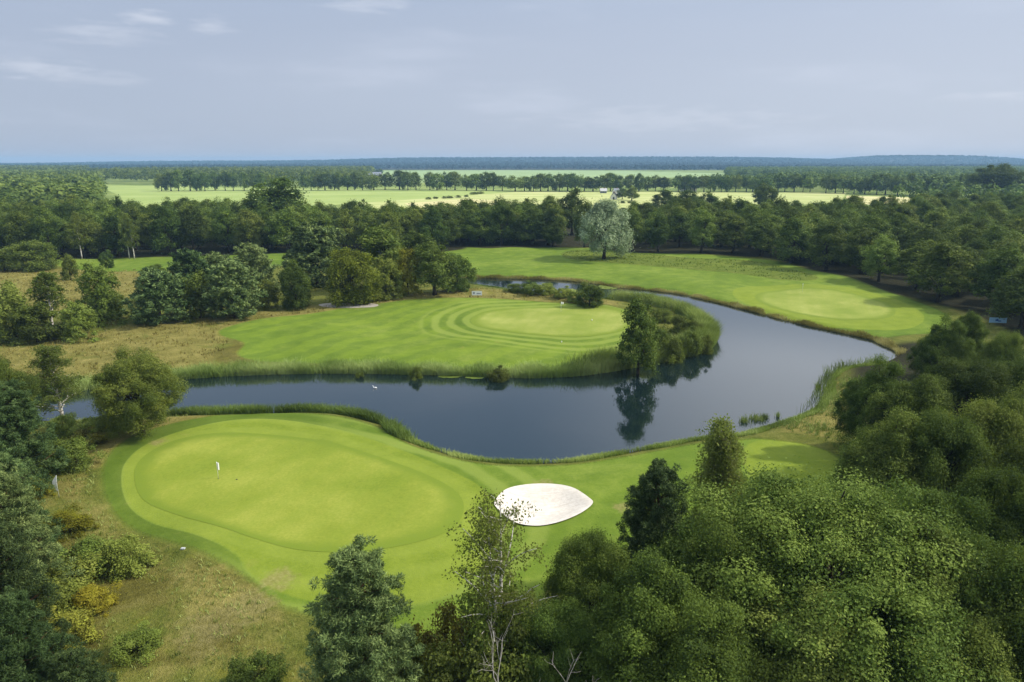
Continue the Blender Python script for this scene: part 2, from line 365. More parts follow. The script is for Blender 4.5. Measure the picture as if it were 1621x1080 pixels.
HEATH2 = smooth(U([(255,870),(400,960),(520,1030),(480,1100),(250,1100),(200,960)]))
heath = sstep(-3, 3, SD(HEATH, smooth(U([(440,520),(330,560),(380,575),(430,545)])))) + .5*sstep(-3, 3, SD(HEATH2))
dryw = np.maximum(dryw, .5*sstep(-3, 3, SD(HEATH2)))
bare = np.zeros(GX.shape)
for c, r in BARE: bare = np.maximum(bare, np.exp(-((GX-c[0])**2+((GY-c[1])*.9)**2)/(r*r)))
far = sstep(262, 330, np.hypot(GX, GY)); st2 = sstep(-1, 4, SD(LAWN2))*sstep(3, 6, g2) + .35*sstep(-1, 5, SD(LAWN3)) + .25*sstep(-1, 4, SD(FRINGE1))
longcut = sstep(unp(470, 900)[0]+3, unp(300, 800)[0], GX)*(GY < 85)
P3 = np.stack([GX, GY, GZ], -1).reshape(-1, 3)
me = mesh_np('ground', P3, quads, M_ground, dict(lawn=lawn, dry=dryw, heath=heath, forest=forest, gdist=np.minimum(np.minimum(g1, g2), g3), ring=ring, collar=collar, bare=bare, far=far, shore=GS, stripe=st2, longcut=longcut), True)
tag(link('ground', me), 'grassy golf course land with mown lawns, rough and dry grass', 'ground', kind='structure')

def sheet(name, poly, mat, off, label, cat, rings=26, kind='structure'):
    c = poly.mean(0); n = len(poly); ts = np.linspace(0, 1, rings+1)[1:]
    X = np.concatenate([[c[0]], (c[0]+ts[:, None]*(poly[:, 0]-c[0])).ravel()]); Y = np.concatenate([[c[1]], (c[1]+ts[:, None]*(poly[:, 1]-c[1])).ravel()])
    Z = H(X, Y)+off
    f = []
    for r in range(rings-1):
        for k in range(n): f.append((1+r*n+(k+1) % n, 1+r*n+k, 1+(r+1)*n+k, 1+(r+1)*n+(k+1) % n))
    me = bpy.data.meshes.new(name); me.from_pydata(np.stack([X, Y, Z], -1).tolist(), [], [(0, 1+k, 1+(k+1) % n) for k in range(n)]+f); me.update()
    me.materials.append(mat); me.polygons.foreach_set('use_smooth', [True]*len(me.polygons))
    at = me.attributes.new('rim', 'FLOAT', 'POINT'); at.data.foreach_set('value', np.concatenate([[0], np.repeat(ts, n)]).astype(np.float32))
    # face up
    if me.polygons[0].normal.z < 0: me.flip_normals()
    return tag(link(name, me), label, cat, kind=kind)
sheet('putting_green', GREEN1, M_green, .02, 'large light green putting surface nearest the camera', 'putting green')
M_green2 = make_green_mat((1.12, 1.10, 1.7))
sheet('putting_green', GREEN2, M_green2, .02, 'light putting surface on the peninsula inside mown rings', 'putting green')
sheet('putting_green', GREEN3, M_green2, .02, 'light oval putting surface on the far bank at the right', 'putting green')
sheet('sand_bunker', BUNKER, M_sand, .10, 'pale sand bunker with pointed right end beside the near green', 'bunker', 20)
sheet('gravel_path', smooth(U([(505,482),(540,479),(575,479),(598,482),(592,486),(560,487),(520,486)])), simple('gravel', (.36, .33, .28), .95), .04, 'short grey gravel path below the round shrubs', 'path', 8)
c0, c1 = WATER.min(0)-3, WATER.max(0)+3
WX, WY = np.meshgrid(np.linspace(c0[0], c1[0], 12), np.linspace(c0[1], c1[1], 12)); wi = np.arange(144).reshape(12, 12)
me = mesh_np('water', np.stack([WX, WY, np.full(WX.shape, ZW)], -1).reshape(-1, 3), np.stack([wi[:-1, :-1], wi[:-1, 1:], wi[1:, 1:], wi[1:, :-1]], -1).reshape(-1, 4), M_water)
tag(link('water', me), 'dark blue pond curving around the grassy peninsula', 'water', kind='structure')

def field(pts, mat, z, label):
    P = [unp(x, y, 0) for x, y in pts]; b = MB(); b.poly([(p[0], p[1], z) for p in reversed(P)])
    me = b.mesh('field', mat)
    if me.polygons[0].normal.z < 0: me.flip_normals()
    tag(link('field', me), label, 'field', kind='structure')
FG = make_field('pasture', (.25, .33, .085), (.36, .43, .14)); FS = make_field('stubble', (.42, .40, .16), (.62, .57, .29)); FP = make_field('far_pasture', (.24, .34, .12), (.33, .42, .19)); FY = make_field('hay_meadow', (.33, .39, .12), (.52, .53, .23), .3)
field([(150,293),(480,299),(830,303),(760,310),(560,322),(480,330),(200,330),(190,310)], FG, .05, 'light green pasture beyond the left wood')
field([(560,322),(700,313),(815,304),(1010,304),(1060,330),(900,334),(700,336),(560,332)], FY, .08, 'pale striped hay meadow behind the middle trees')
field([(640,322),(740,315),(810,319),(800,335),(660,335)], FS, .11, 'straw coloured stubble strip among the green fields')
field([(1005,304),(1180,305),(1340,305),(1330,322),(1100,326),(1010,330)], FY, .05, 'yellow green field behind the wood right of the silver tree')
field([(1340,310),(1560,316),(1560,325),(1340,324)], FS, .05, 'narrow straw field between the woods at the right')
field([(590,271),(800,269.5),(990,271),(1200,276),(1330,277.5),(1330,280),(1100,281),(900,283),(800,288),(590,290)], FP, .15, 'far pale green pasture below the blue forest')
field([(112,273.2),(137,273.2),(140,277),(118,277)], FS, .2, 'small bright field among the distant trees at the left')

# ------------------------------------------------------------------ plants
def leaves(C, N, size, rng, V=None, asp=.62, fold=.25, T=None):
    "diamond leaves at C, facing N"
    n = len(C); R = rng.normal(size=(n, 3)) if T is None else T
    N = N/np.linalg.norm(N, axis=1, keepdims=True)
    t = R-(R*N).sum(1, keepdims=True)*N; t /= np.linalg.norm(t, axis=1, keepdims=True)+1e-9; b = np.cross(N, t)
    s = (size*rng.uniform(.45, 1.5, n))[:, None]; w = s*asp
    P = np.stack([C-t*s*.5, C+b*w*.5+N*s*fold*.5, C+t*s*.5, C-b*w*.5+N*s*fold*.5], 1).reshape(-1, 3)
    Q = np.arange(n*4).reshape(n, 4)
    return P, Q, np.repeat(V if V is not None else rng.uniform(0, 1, n), 4)
def crown_pts(rng, Ht, W, base, nclump, cr, shape, lump=.25):
    "clump centres filling the crown, most of them near its surface"
    d = rng.normal(size=(nclump, 3)); d /= np.linalg.norm(d, axis=1, keepdims=True)
    d[:, 2] = np.where(d[:, 2] < -.82, -d[:, 2], d[:, 2])
    a = np.arctan2(d[:, 1], d[:, 0]); ph = rng.uniform(0, 6.28, 6)
    lum = 1+lump*(np.sin(a*2+ph[0])*.5+np.sin(a*3+ph[1]+d[:, 2]*3)*.5+np.sin(d[:, 2]*5+ph[2]+a)*.5)
    r = rng.uniform(.35, 1, nclump)**.45*lum
    cz = (base+Ht)/2; hz = (Ht-base)/2
    P = d*r[:, None]*np.array([W/2-cr*.6, W/2-cr*.6, hz-cr*.5]); k = P[:, 2]/hz
    if shape == 'cone': P[:, :2] *= np.clip(1.05-.5*(k+1)*.85, .12, 1.2)[:, None]
    if shape == 'egg': P[:, :2] *= (1.06-.28*(k+.2))[:, None]
    if shape == 'dome': P[:, :2] *= (1.0+.06*k)[:, None]
    P[:, 2] += cz; return P, d
def limb(mb, a, b, r0, r1, rng, sag=.1, n=4, seg=5, mi=0):
    a, b = np.array(a, float), np.array(b, float); L = np.linalg.norm(b-a); off = rng.normal(size=3)*L*.07
    pts = [a+(b-a)*t+off*math.sin(math.pi*t)-np.array([0, 0, sag*L*math.sin(math.pi*t)]) for t in np.linspace(0, 1, seg)]
    mb.tube(pts, [r0+(r1-r0)*t for t in np.linspace(0, 1, seg)], n, mi, False); return pts
def broadleaf(seed, Ht, W, base=.14, ncl=70, cr=1.5, per=500, ls=.25, shape='dome', mat=None, bk=None, lump=.25, flat=.8, nl=14, tr=None, upb=.35):
    rng = np.random.default_rng(seed); base *= Ht
    C, D = crown_pts(rng, Ht, W, base, ncl, cr, shape, lump)
    rr = cr*rng.uniform(.4, 1.35, ncl); tot = per*ncl; ci = rng.integers(0, ncl, tot)
    d = rng.normal(size=(tot, 3)); d /= np.linalg.norm(d, axis=1, keepdims=True)
    d = d+D[ci]*.25+np.array([0, 0, .22]); d /= np.linalg.norm(d, axis=1, keepdims=True)
    rad = rng.uniform(.2, 1.12, tot)**.55 + .16*np.sin(d[:, 0]*7+ci)*np.sin(d[:, 1]*6+ci*2.)
    P = C[ci]+d*(rr[ci]*rad)[:, None]*np.array([1, 1, flat])
    sx_ = rng.random(tot) < .22; P[sx_] += rng.normal(size=(int(sx_.sum()), 3))*cr*.38
    N = d*.75+np.array([0, 0, upb])+rng.normal(size=(tot, 3))*.38
    cv = rng.uniform(-.22, .22, ncl)
    V = np.clip(.46+cv[ci]*1.15+rng.normal(0, .09, tot), 0, 1)
    kp = P[:, 2] > .08; P, N, V = P[kp], N[kp], V[kp]; tot = len(P)
    LP = leaves(P, N, ls, rng, V)
    mb = MB(); tr = tr or Ht*.028
    top = max(base, 0)+(Ht-max(base, 0))*.55
    lean = rng.normal(size=2)*Ht*.02
    tp = [np.array([lean[0]*t*t, lean[1]*t*t, top*t]) for t in np.linspace(0, 1, 7)]
    mb.tube(tp, [tr*(1.35 if i == 0 else 1)*(1-.62*i/6) for i in range(7)], 8)
    for k in rng.choice(ncl, min(nl, ncl), replace=False):
        a = tp[rng.integers(2, 7)]; limb(mb, a, np.maximum(C[k], [-99, -99, .3]), tr*.38, tr*.09, rng, -.06, 5)
    return LP, mb
def pine(seed, Ht, W, base=.1, ncl=110, cr=.62, per=230, ls=.26, cone=.7, asp=.2):
    rng = np.random.default_rng(seed); base *= Ht; mb = MB(); tr = Ht*.022
    mb.tube([(0, 0, Ht*t) for t in np.linspace(0, .97, 8)], [tr*(1-.9*t) for t in np.linspace(0, 1, 8)], 7)
    C = []
    for k in range(ncl):
        t = (k+.5)/ncl; z = base+(Ht-base)*t**.85; R = W/2*((1-t)**cone*.95+.10)*rng.uniform(.55, 1.1); a = k*2.399+rng.normal()*.3
        C.append((math.cos(a)*R, math.sin(a)*R, z+R*.12+rng.normal()*.2))
        if k % 2 == 0: limb(mb, (0, 0, max(.3, z-R*.25)), C[-1], tr*.28, tr*.06, rng, .03, 4, 4)
        if R > W*.2: C.append((math.cos(a+.25)*R*.6, math.sin(a+.25)*R*.6, z+rng.normal()*.25))
    C.append((0, 0, Ht-cr*.4)); C = np.array(C); n = len(C); tot = n*per
    ci = rng.integers(0, n, tot); rr = cr*rng.uniform(.7, 1.25, n)
    sc = 5; sub = C[:, None]+rng.normal(size=(n, sc, 3))*(rr*.55)[:, None, None]*np.array([1, 1, .55]); sj = rng.integers(0, sc, tot)
    c = sub[ci, sj]; d = rng.normal(size=(tot, 3))+np.array([0, 0, .55]); d /= np.linalg.norm(d, axis=1, keepdims=True)
    P = c+d*(rr[ci]*.48*rng.uniform(.5, 1, tot))[:, None]
    N = rng.normal(size=(tot, 3))+d*.3+np.array([0, 0, .4]); cv = rng.uniform(-.2, .2, n)
    V = np.clip(.42+cv[ci]+rng.normal(0, .15, tot)+.12*d[:, 2], 0, 1)
    return leaves(P, N, ls, rng, V, asp, .0, T=d+rng.normal(size=(tot, 3))*.3), mb
def birch(seed, Ht, W, nlimb=26, twigs=9, per=26, ls=.12, base=.18, droop=1.0, cone=.8, multi=1):
    rng = np.random.default_rng(seed); mb = MB(); tr = Ht*.0165; P = []; cvs = []
    stems = []
    for s in range(multi):
        ln = rng.normal(size=2)*Ht*(.03 if s == 0 else .1)
        st = [np.array([ln[0]*t**1.3, ln[1]*t**1.3, Ht*(1-.12*s)*t]) for t in np.linspace(0, .97, 10)]; stems.append(st)
        mb.tube(st, [tr*(1-.16*s)*(1-.93*t)+.006 for t in np.linspace(0, 1, 10)], 7)
    for k in range(nlimb):
        t = base+(1-base)*((k+.5)/nlimb)**.9*.97; st = stems[k % multi]; a = st[0]+(st[-1]-st[0])*t; a = np.array([np.interp(t, np.linspace(0, .97, 10), [q[j] for q in st]) for j in range(3)])
        R = W/2*((1-t)**cone*.9+.14)*rng.uniform(.6, 1.15); w = k*2.4+rng.normal()*.4; up = R*rng.uniform(.5, 1.0)
        b = a+np.array([math.cos(w)*R, math.sin(w)*R, up]); pts = limb(mb, a, b, tr*.46*(1.15-t), .014, rng, -.08, 4, 6, 0)
        for j in range(twigs):
            q = pts[rng.integers(2, 6)]+rng.normal(size=3)*.08; w2 = rng.uniform(0, 6.28); l = rng.uniform(.4, 1.0)*Ht*.09; L2 = rng.uniform(.5, 1.3)*Ht*.11*droop
            e = q+np.array([math.cos(w2)*l, math.sin(w2)*l, -L2*.9+.25*l])
            mb.tube([q, (q+e)/2+np.array([math.cos(w2)*l*.25, math.sin(w2)*l*.25, L2*.25]), e], [.005, .004, .003], 3, 1, False)
            tt = rng.uniform(0, 1, per)[:, None]; m_ = (q+e)/2+np.array([math.cos(w2)*l*.25, math.sin(w2)*l*.25, L2*.25])
            P.append((1-tt)**2*q+2*tt*(1-tt)*m_+tt*tt*e+rng.normal(size=(per, 3))*Ht*.013); cvs.append(np.full(per, rng.uniform(-.2, .2)))
    P = np.concatenate(P); n = len(P); N = rng.normal(size=(n, 3))*.8+np.array([0, 0, .5]); V = np.clip(.5+np.concatenate(cvs)+rng.normal(0, .16, n), 0, 1)
    return leaves(P, N, ls, rng, V, .7), mb

PROTO = {}
def proto(key, gen, ht, w, leaf, bk, names=('crown', 'trunk')):
    (P, Q, V), mb = gen
    PROTO.setdefault(key, []).append(dict(crown=mesh_np(key+'_crown', P, Q, leaf, {'v': V}), trunk=mb.mesh(key+'_trunk', bk, True), h=ht, w=w, names=names))
SKY_UP = None
# near: fine leaves
for s in (1, 2, 3): proto('near_oak', broadleaf(s, 12, 12, .03, 260, 1.05, 600, .155, 'dome', lump=.22, nl=40), 12, 12, L_oak, B_dark)
for s in (4, 5): proto('near_lite', broadleaf(s, 12, 10, .03, 250, .92, 600, .15, 'egg', lump=.28, nl=40), 12, 10, L_lite, B_dark)
for s in (6, 7): proto('near_pine', pine(s, 11, 6.5, .06, 150, .60, 480, .20), 11, 6.5, L_pine, B_pine)
proto('near_birch', birch(8, 13, 7.5, 34, 15, 22, .13, .2, .8, .55, 2), 13, 6.5, L_birch, [B_birch, B_twig])
proto('slim_birch', birch(14, 11, 5, 34, 15, 34, .15, .1, .9, .65), 11, 5, L_birch, [B_birch, B_twig])
proto('weeping_birch', birch(9, 13, 4.6, 50, 22, 44, .14, .08, 1.35, .6), 13, 4.6, L_birch, [B_birch, B_twig])
for s in (10, 11): proto('shrub', broadleaf(s, 3, 4, -.3, 52, .55, 330, .13, 'dome', lump=.3, nl=24, tr=.05), 3, 4, L_olive, B_dark, ('foliage', 'stem'))
proto('yellow_shrub', broadleaf(12, 3, 4, -.3, 52, .5, 330, .12, 'dome', lump=.35, nl=24, tr=.05), 3, 4, L_yellow, B_dark, ('foliage', 'stem'))
proto('rust_shrub', broadleaf(13, 3, 4, -.3, 52, .5, 330, .12, 'dome', lump=.35, nl=24, tr=.05), 3, 4, L_rust, B_dark, ('foliage', 'stem'))
proto('near_big', broadleaf(61, 13, 15, .03, 400, 1.05, 620, .135, 'dome', lump=.16, nl=40), 13, 15, L_oak, B_dark)
# middle distance
for s in range(20, 24): proto('mid_oak', broadleaf(s, 16, 11, .05, 80, 1.6, 180, .46, ('dome', 'egg')[s % 2], lump=.25, nl=14), 16, 11, L_oak, B_dark)
for s in range(24, 27): proto('mid_lite', broadleaf(s, 16, 10, .04, 80, 1.5, 180, .44, ('egg', 'dome')[s % 2], lump=.28, nl=14), 16, 10, L_lite, B_dark)
proto('mid_yellow', broadleaf(27, 8, 6, -.2, 60, .9, 260, .26, 'egg', lump=.25), 8, 6, L_yellow, B_dark)
for s in (28, 29): proto('mid_round', broadleaf(s, 8, 8, -.22, 90, 1.0, 300, .26, 'dome', lump=.2), 8, 8, L_lite, B_dark)
for s in (45,): proto('mid_lime', broadleaf(s, 8, 8, -.22, 100, 1.0, 300, .25, 'dome', lump=.2), 8, 8, L_lime, B_dark)
proto('mid_dark', broadleaf(44, 9, 9.6, .02, 130, .95, 420, .24, 'dome', lump=.16, nl=30), 9, 9.6, L_oak, B_dark)
for s in (30, 31): proto('mid_pine', pine(s, 9, 7, .04, 100, .75, 130, .42, .55, .3), 9, 7, L_pine, B_pine)
proto('mid_birch', birch(32, 11, 5, 26, 9, 26, .25, .2, .9, .7), 11, 5, L_birch, [B_birch, B_twig])
proto('mid_olive', broadleaf(33, 7, 6, -.2, 60, .85, 220, .26, 'egg', lump=.35), 7, 6, L_olive, B_dark)
proto('mid_willow', broadleaf(34, 18, 16, .04, 95, 1.8, 420, .42, 'egg', lump=.3, tr=.5, nl=20, flat=1.1), 18, 16, L_willow, B_dark)
# far
for s in range(40, 44): proto('far_oak', broadleaf(s, 18, 15, .07, 44, 2.6, 80, 1.05, 'dome', lump=.22, nl=6, tr=.55), 18, 15, L_far, B_dark)
KIND = dict(slim_birch='birch_tree', mid_lime='round_tree', near_big='oak_tree', near_oak='oak_tree', near_lite='broadleaf_tree', near_pine='pine_tree', near_birch='birch_tree', weeping_birch='birch_tree', shrub='shrub', yellow_shrub='shrub', rust_shrub='shrub', mid_dark='oak_tree',
            mid_oak='oak_tree', mid_lite='broadleaf_tree', mid_yellow='yellow_tree', mid_round='round_tree', mid_pine='pine_tree', mid_birch='birch_tree', mid_olive='small_tree', mid_willow='willow_tree', far_oak='field_tree')
CAT = dict(broadleaf_tree='tree', oak_tree='tree', pine_tree='pine tree', birch_tree='birch tree', shrub='shrub', yellow_tree='tree', round_tree='tree', small_tree='small tree', willow_tree='willow tree', field_tree='tree')
NTREE = {}
def plant(key, x, y, h, w, label, group=None, z=None, var=None, rz=None, name=None):
    L = PROTO[key]; p = L[var % len(L)] if var is not None else L[random.randrange(len(L))]
    nm = name or KIND[key]; z = h1(x, y) if z is None else z
    e = empty(nm, (x, y, z-.05)); e.rotation_euler = (0, 0, random.uniform(0, 6.28) if rz is None else rz)
    e.scale = (w/p['w'], w/p['w'], h/p['h'])
    for k, n_ in zip(('crown', 'trunk'), p['names']): link(n_, p[k], e)
    tag(e, label, CAT.get(nm, 'tree'), group); NTREE[nm] = NTREE.get(nm, 0)+1
    return e
def at_base(key, px, ytop, ybase, wpx, label, group=None, **kw):
    g = unp(px, ybase); t = math.hypot(*g[:2])
    # height whose top shows at ytop above that base
    dy = (540-ytop)/F; dz = -SP+dy*CP; fy = CP+dy*SP; h = HC+g[1]*dz/fy
    w = wpx/F*depth(g[0], g[1], h*.5); return plant(key, g[0], g[1]+0, max(h, .8), w, label, group, **kw)
def at_top(key, px, ytop, h, wpx, label, group=None, **kw):
    g = unp(px, ytop+6, h); w = wpx/F*depth(g[0], g[1], h*.7); return plant(key, g[0], g[1], h, w, label, group, **kw)

# --- foreground, bottom and right
FGT = [
 ('near_pine', 560, 872, 11, 215, 'big blue-green pine at the bottom edge below the near green', 0),
 ('near_birch', 792, 772, 13, 175, 'thin open birch with white limbs in front of the bunker', 0),
 ('near_oak', 945, 850, 9, 170, 'dark round tree right of the white-limbed birch', 0),
 ('near_lite', 1035, 905, 10, 230, 'olive broadleaf tree right of the dark tree below the bunker', 0),
 ('near_oak', 900, 955, 7, 170, 'low dark tree under the right side of the open birch', 1),
 ('near_lite', 1110, 965, 9.5, 250, 'bright olive crown at the bottom edge, second from the big oak', 1),
 ('near_big', 1330, 768, 13, 470, 'largest broad oak crown in the lower right foreground', 2),
 ('near_oak', 1200, 815, 11.5, 230, 'medium green crown left of the largest oak', 1),
 ('near_lite', 1470, 850, 11, 250, 'rounded green crown on the right shoulder of the largest oak', 0),
 ('near_oak', 1215, 775, 8.5, 90, 'small dark tree top beside the weeping birch', 0),
 ('near_pine', 1045, 735, 11, 148, 'blue-green pine between the bunker and the weeping birch', 1),
 ('near_oak', 1085, 840, 8, 130, 'dark leafy tree at the foot of the pine by the weeping birch', 1),
 ('weeping_birch', 1142, 658, 13, 100, 'tall narrow weeping birch standing before the right lawn', 0),
 ('near_lite', 1270, 940, 9, 280, 'leafy olive crown at the bottom edge below the largest oak', 0),
 ('near_oak', 1420, 960, 8.5, 260, 'green crown at the bottom right below the largest oak', 0),
 ('near_oak', 1560, 960, 8.5, 240, 'dark crown in the bottom right corner', 2),
 ('near_oak', 1590, 850, 11, 230, 'dark crown on the right edge above the corner tree', 1),
 ('near_oak', 1500, 775, 11, 200, 'dark shaded crown behind the largest oak', 2),
 ('near_oak', 1610, 745, 12, 190, 'dark green crown at the right edge at mid height', 0),
 ('near_lite', 1420, 660, 11, 170, 'olive crown at the left edge of the right bank wood', 1),
 ('near_oak', 1500, 655, 11.5, 170, 'green crown in the middle of the right bank wood', 0),
 ('near_oak', 1585, 640, 11.5, 170, 'dark crown near the right edge of the right bank wood', 2),
 ('near_lite', 1455, 600, 10, 140, 'rounded olive crown above the middle of the right bank wood', 0),
 ('near_lite', 1395, 572, 10, 110, 'soft willow-like tree at the pond corner', 1),
 ('near_oak', 1540, 570, 10.5, 150, 'green tree below the blue banner at the right', 0),
 ('near_oak', 1610, 560, 11, 130, 'dark tree under the blue banner on the right edge', 1),
 ('near_oak', 1370, 700, 7, 90, 'low dark tree shading the end of the right lawn', 2),
 ('near_oak', 1400, 770, 8, 150, 'shaded tree between the right lawn and the largest oak', 1),
 ('near_lite', 1500, 502, 10, 80, 'light green bushy tree right of the far green', 1),
 ('near_lite', 1535, 495, 9.5, 70, 'light green tree just left of the blue banner', 0),
 ('near_oak', 1600, 518, 10, 80, 'small green tree right of the blue banner', 1),
 ('near_oak', 1660, 600, 12, 150, 'dark tree cut by the right edge below the banner', 0),
 ('near_oak', 1680, 700, 12, 200, 'dark tree cut by the right edge above the corner', 2),
 ('near_oak', 1690, 860, 12, 260, 'dark tree cut by the right edge in the corner', 1),
 ('near_oak', -15, 562, 10, 110, 'dark tree at the left edge beside the pond', 0),
 ('near_pine', 6, 606, 10.5, 125, 'blue-green pine at the left edge beside the pond end', 0),
 ('near_pine', -30, 700, 10.5, 160, 'blue-green pine at the left edge level with the near green', 1),
 ('near_pine', -8, 750, 10, 145, 'blue-green pine left of the yellow shrub', 0),
 ('near_pine', -20, 850, 10, 165, 'dense pine on the left edge above the bottom corner', 1),
 ('near_pine', 0, 945, 9, 170, 'pine in the bottom left corner', 0),
 ('near_pine', 110, 1030, 6, 130, 'young pine at the bottom edge right of the corner pine', 1),
]
for k, x, y, h, w, lab, v in FGT: at_top(k, x, y, h, w, lab, var=v)
SH = [
 ('rust_shrub', 712, 962, 5.6, 120, 'rusty orange bush between the big pine and the open birch'),
 ('shrub', 640, 1000, 5, 130, 'olive bush at the bottom edge right of the big pine'),
 ('shrub', 800, 935, 7, 170, 'grey-green bush at the foot of the open birch'),
 ('shrub', 770, 1010, 6, 170, 'olive green bush at the bottom edge below the open birch'),
 ('yellow_shrub', 104, 798, 2.2, 80, 'golden yellow bush below the white banner'),
 ('yellow_shrub', 60, 745, 2.2, 40, 'small yellow bush just left of the white banner'),
 ('shrub', 140, 850, 2.6, 100, 'olive bush below the golden bush on the left'),
 ('yellow_shrub', 120, 880, 2.0, 60, 'yellow-green bush on the left rough'),
 ('shrub', 185, 850, 2.6, 90, 'dark olive bush at the end of the dry strip'),
 ('shrub', 75, 900, 3.0, 130, 'green bush beside the left edge pines'),
 ('rust_shrub', 75, 980, 2.4, 120, 'rust-brown bush near the bottom left corner'),
 ('yellow_shrub', 145, 925, 1.8, 70, 'low yellow bush in the middle of the left rough'),
 ('shrub', 115, 690, 3.0, 70, 'olive bush left of the near green end'),
 ('shrub', 60, 690, 3.2, 80, 'bush beside the pines at the pond end'),
 ('shrub', 150, 655, 2.4, 70, 'green bush between the slim birch and the dark round tree'),
 ('shrub', 95, 650, 2.4, 50, 'bush at the foot of the slim birch'),
 ('rust_shrub', 140, 672, 1.8, 60, 'straw-brown bush between the dark round tree and the slim birch'),
 ('shrub', 400, 1030, 2.5, 90, 'low olive bush at the bottom left of the big pine'),
 ('shrub', 215, 1000, 1.4, 80, 'low bush in the dry rough near the bottom'),
]
for i, (k, x, y, h, w, lab) in enumerate(SH): at_top(k, x, y, h, w, lab, var=i)
BT = [
 ('slim_birch', 98, 533, 655, 84, 'slim birch with a white stem at the left end of the pond'),
 ('near_oak', 226, 560, 688, 138, 'large dark round tree on the near bank at the left'),
 ('mid_lite', 1010, 459, 584, 64, 'upright tree on the tip of the peninsula, reflected in the pond'),
 ('mid_willow', 956, 318, 411, 84, 'silver-grey willow standing alone before the far wood'),
 ('mid_pine', 255, 433, 512, 92, 'dark blue-green pine bush left of the dry strip'),
 ('mid_pine', 372, 418, 502, 92, 'blue-green pine at the front of the clump on the dry ridge'),
 ('mid_pine', 305, 400, 478, 80, 'blue-green pine at the back left of the clump'),
 ('mid_olive', 318, 430, 503, 60, 'olive tree between the two front pines of the clump'),
 ('mid_pine', 350, 404, 470, 70, 'pine at the back of the clump behind the front pine'),
 ('mid_pine', 405, 392, 470, 74, 'blue-green pine at the right back of the clump'),
 ('mid_olive', 425, 442, 485, 45, 'low olive tree right of the front pine'),
 ('mid_round', 470, 414, 486, 56, 'rounded olive tree standing alone right of the clump'),
 ('mid_pine', 502, 360, 452, 100, 'tall blue-green pine behind the round trees'),
 ('mid_lime', 560, 396, 480, 84, 'bright yellow-green round tree on the ridge'),
 ('mid_lite', 608, 362, 462, 90, 'tall green tree behind the yellow-green round tree'),
 ('mid_olive', 612, 410, 474, 50, 'slender olive tree right of the yellow-green round tree'),
 ('mid_yellow', 646, 398, 470, 44, 'yellow tree in the middle of the ridge group'),
 ('mid_lite', 688, 388, 470, 70, 'green tree right of the yellow tree'),
 ('mid_round', 725, 404, 464, 52, 'dark green round tree at the right end of the ridge group'),
 ('mid_oak', 660, 370, 440, 70, 'dark tree behind the yellow tree'),
 ('mid_olive', 160, 420, 512, 70, 'olive tree at the left above the dry strip'),
 ('mid_birch', 85, 430, 530, 66, 'leaning birch on the left heath'),
 ('mid_olive', 25, 448, 535, 76, 'olive tree at the left edge of the heath'),
 ('mid_olive', 60, 480, 540, 70, 'low olive tree below the leaning birch'),
 ('mid_olive', 125, 480, 535, 66, 'low bushy tree below the olive tree on the left heath'),
 ('mid_olive', 175, 462, 505, 50, 'small olive tree left of the dark pine bush'),
 ('mid_round', 56, 380, 428, 72, 'round tree before the wood at the left edge'),
 ('mid_olive', 8, 392, 430, 50, 'olive tree cut by the left edge before the wood'),
 ('mid_olive', 112, 402, 442, 30, 'small upright tree left of the small fairway'),
 ('mid_round', 170, 397, 424, 22, 'tiny round tree on the small fairway'),
 ('mid_round', 246, 416, 440, 36, 'small dark bushy tree on the small fairway edge'),
 ('mid_round', 933, 450, 486, 46, 'green bush on the back shore left of the lily pads'),
 ('mid_dark', 1210, 292, 330, 40, 'dark round tree rising before the yellow green field'),
 ('mid_oak', 905, 298, 372, 46, 'tall dark tree left of the silver willow'),
 ('mid_oak', 445, 286, 380, 96, 'tallest broad tree rising above the left wood'),
]
for i, (k, x, yt, yb, w, lab) in enumerate(BT): at_base(k, x, yt, yb, w, lab, var=i)
for i, (x, yt, yb, w) in enumerate([(1062,522,566,44),(1095,512,556,44),(1042,515,558,38),(1114,520,552,30),(1072,497,530,44),(1045,485,512,34),(1095,505,535,34)]):
    at_base('shrub', x, yt+2, yb, w, 'dense green bush among the reeds on the peninsula tip', 'bushes on the tip of the peninsula', var=i, name='shrub')
for i, (x, yt, yb, w) in enumerate([(815,453,466,34),(842,450,469,38),(866,452,470,34),(890,458,475,32),(908,464,480,26)]):
    at_base('shrub', x, yt, yb, w, 'low dark bush on the back shore behind the dry ridge', 'bushes along the back shore of the peninsula', var=i)
for i, (x, yt, yb, w) in enumerate([(658,565,592,22),(790,570,594,36),(570,574,590,18)]):
    at_base('shrub', x, yt, yb, w, ['small bush among the reeds straight below the yellow tree', 'dark bush among the reeds below the peninsula green', 'low bush on the peninsula bank above the white bird'][i], 'bushes among the bank reeds', var=i)

# --- woods
def scatter(poly, spacing, seed, ymax=1e9, xlim=None):
    rng = random.Random(seed); lo, hi = poly.min(0), poly.max(0); pts = []
    tries = int((hi[0]-lo[0])*(hi[1]-lo[1])/spacing**2*8)
    cell = {}
    P = np.array([[rng.uniform(lo[0], hi[0]), rng.uniform(lo[1], hi[1])] for _ in range(tries)])
    ins = sdf(P[:, 0], P[:, 1], poly) > 0
    for p in P[ins]:
        if p[1] > ymax: continue
        k = (int(p[0]//spacing), int(p[1]//spacing)); ok = True
        for a in (-1, 0, 1):
            for b in (-1, 0, 1):
                for q in cell.get((k[0]+a, k[1]+b), []):
                    if (q[0]-p[0])**2+(q[1]-p[1])**2 < spacing**2: ok = False
        if ok: cell.setdefault(k, []).append(p); pts.append(p)
    return pts
def visible(p, h=16):
    x = p[0]/depth(p[0], p[1], h*.6)*F+810.5; return -90 < x < 1710
cand = []
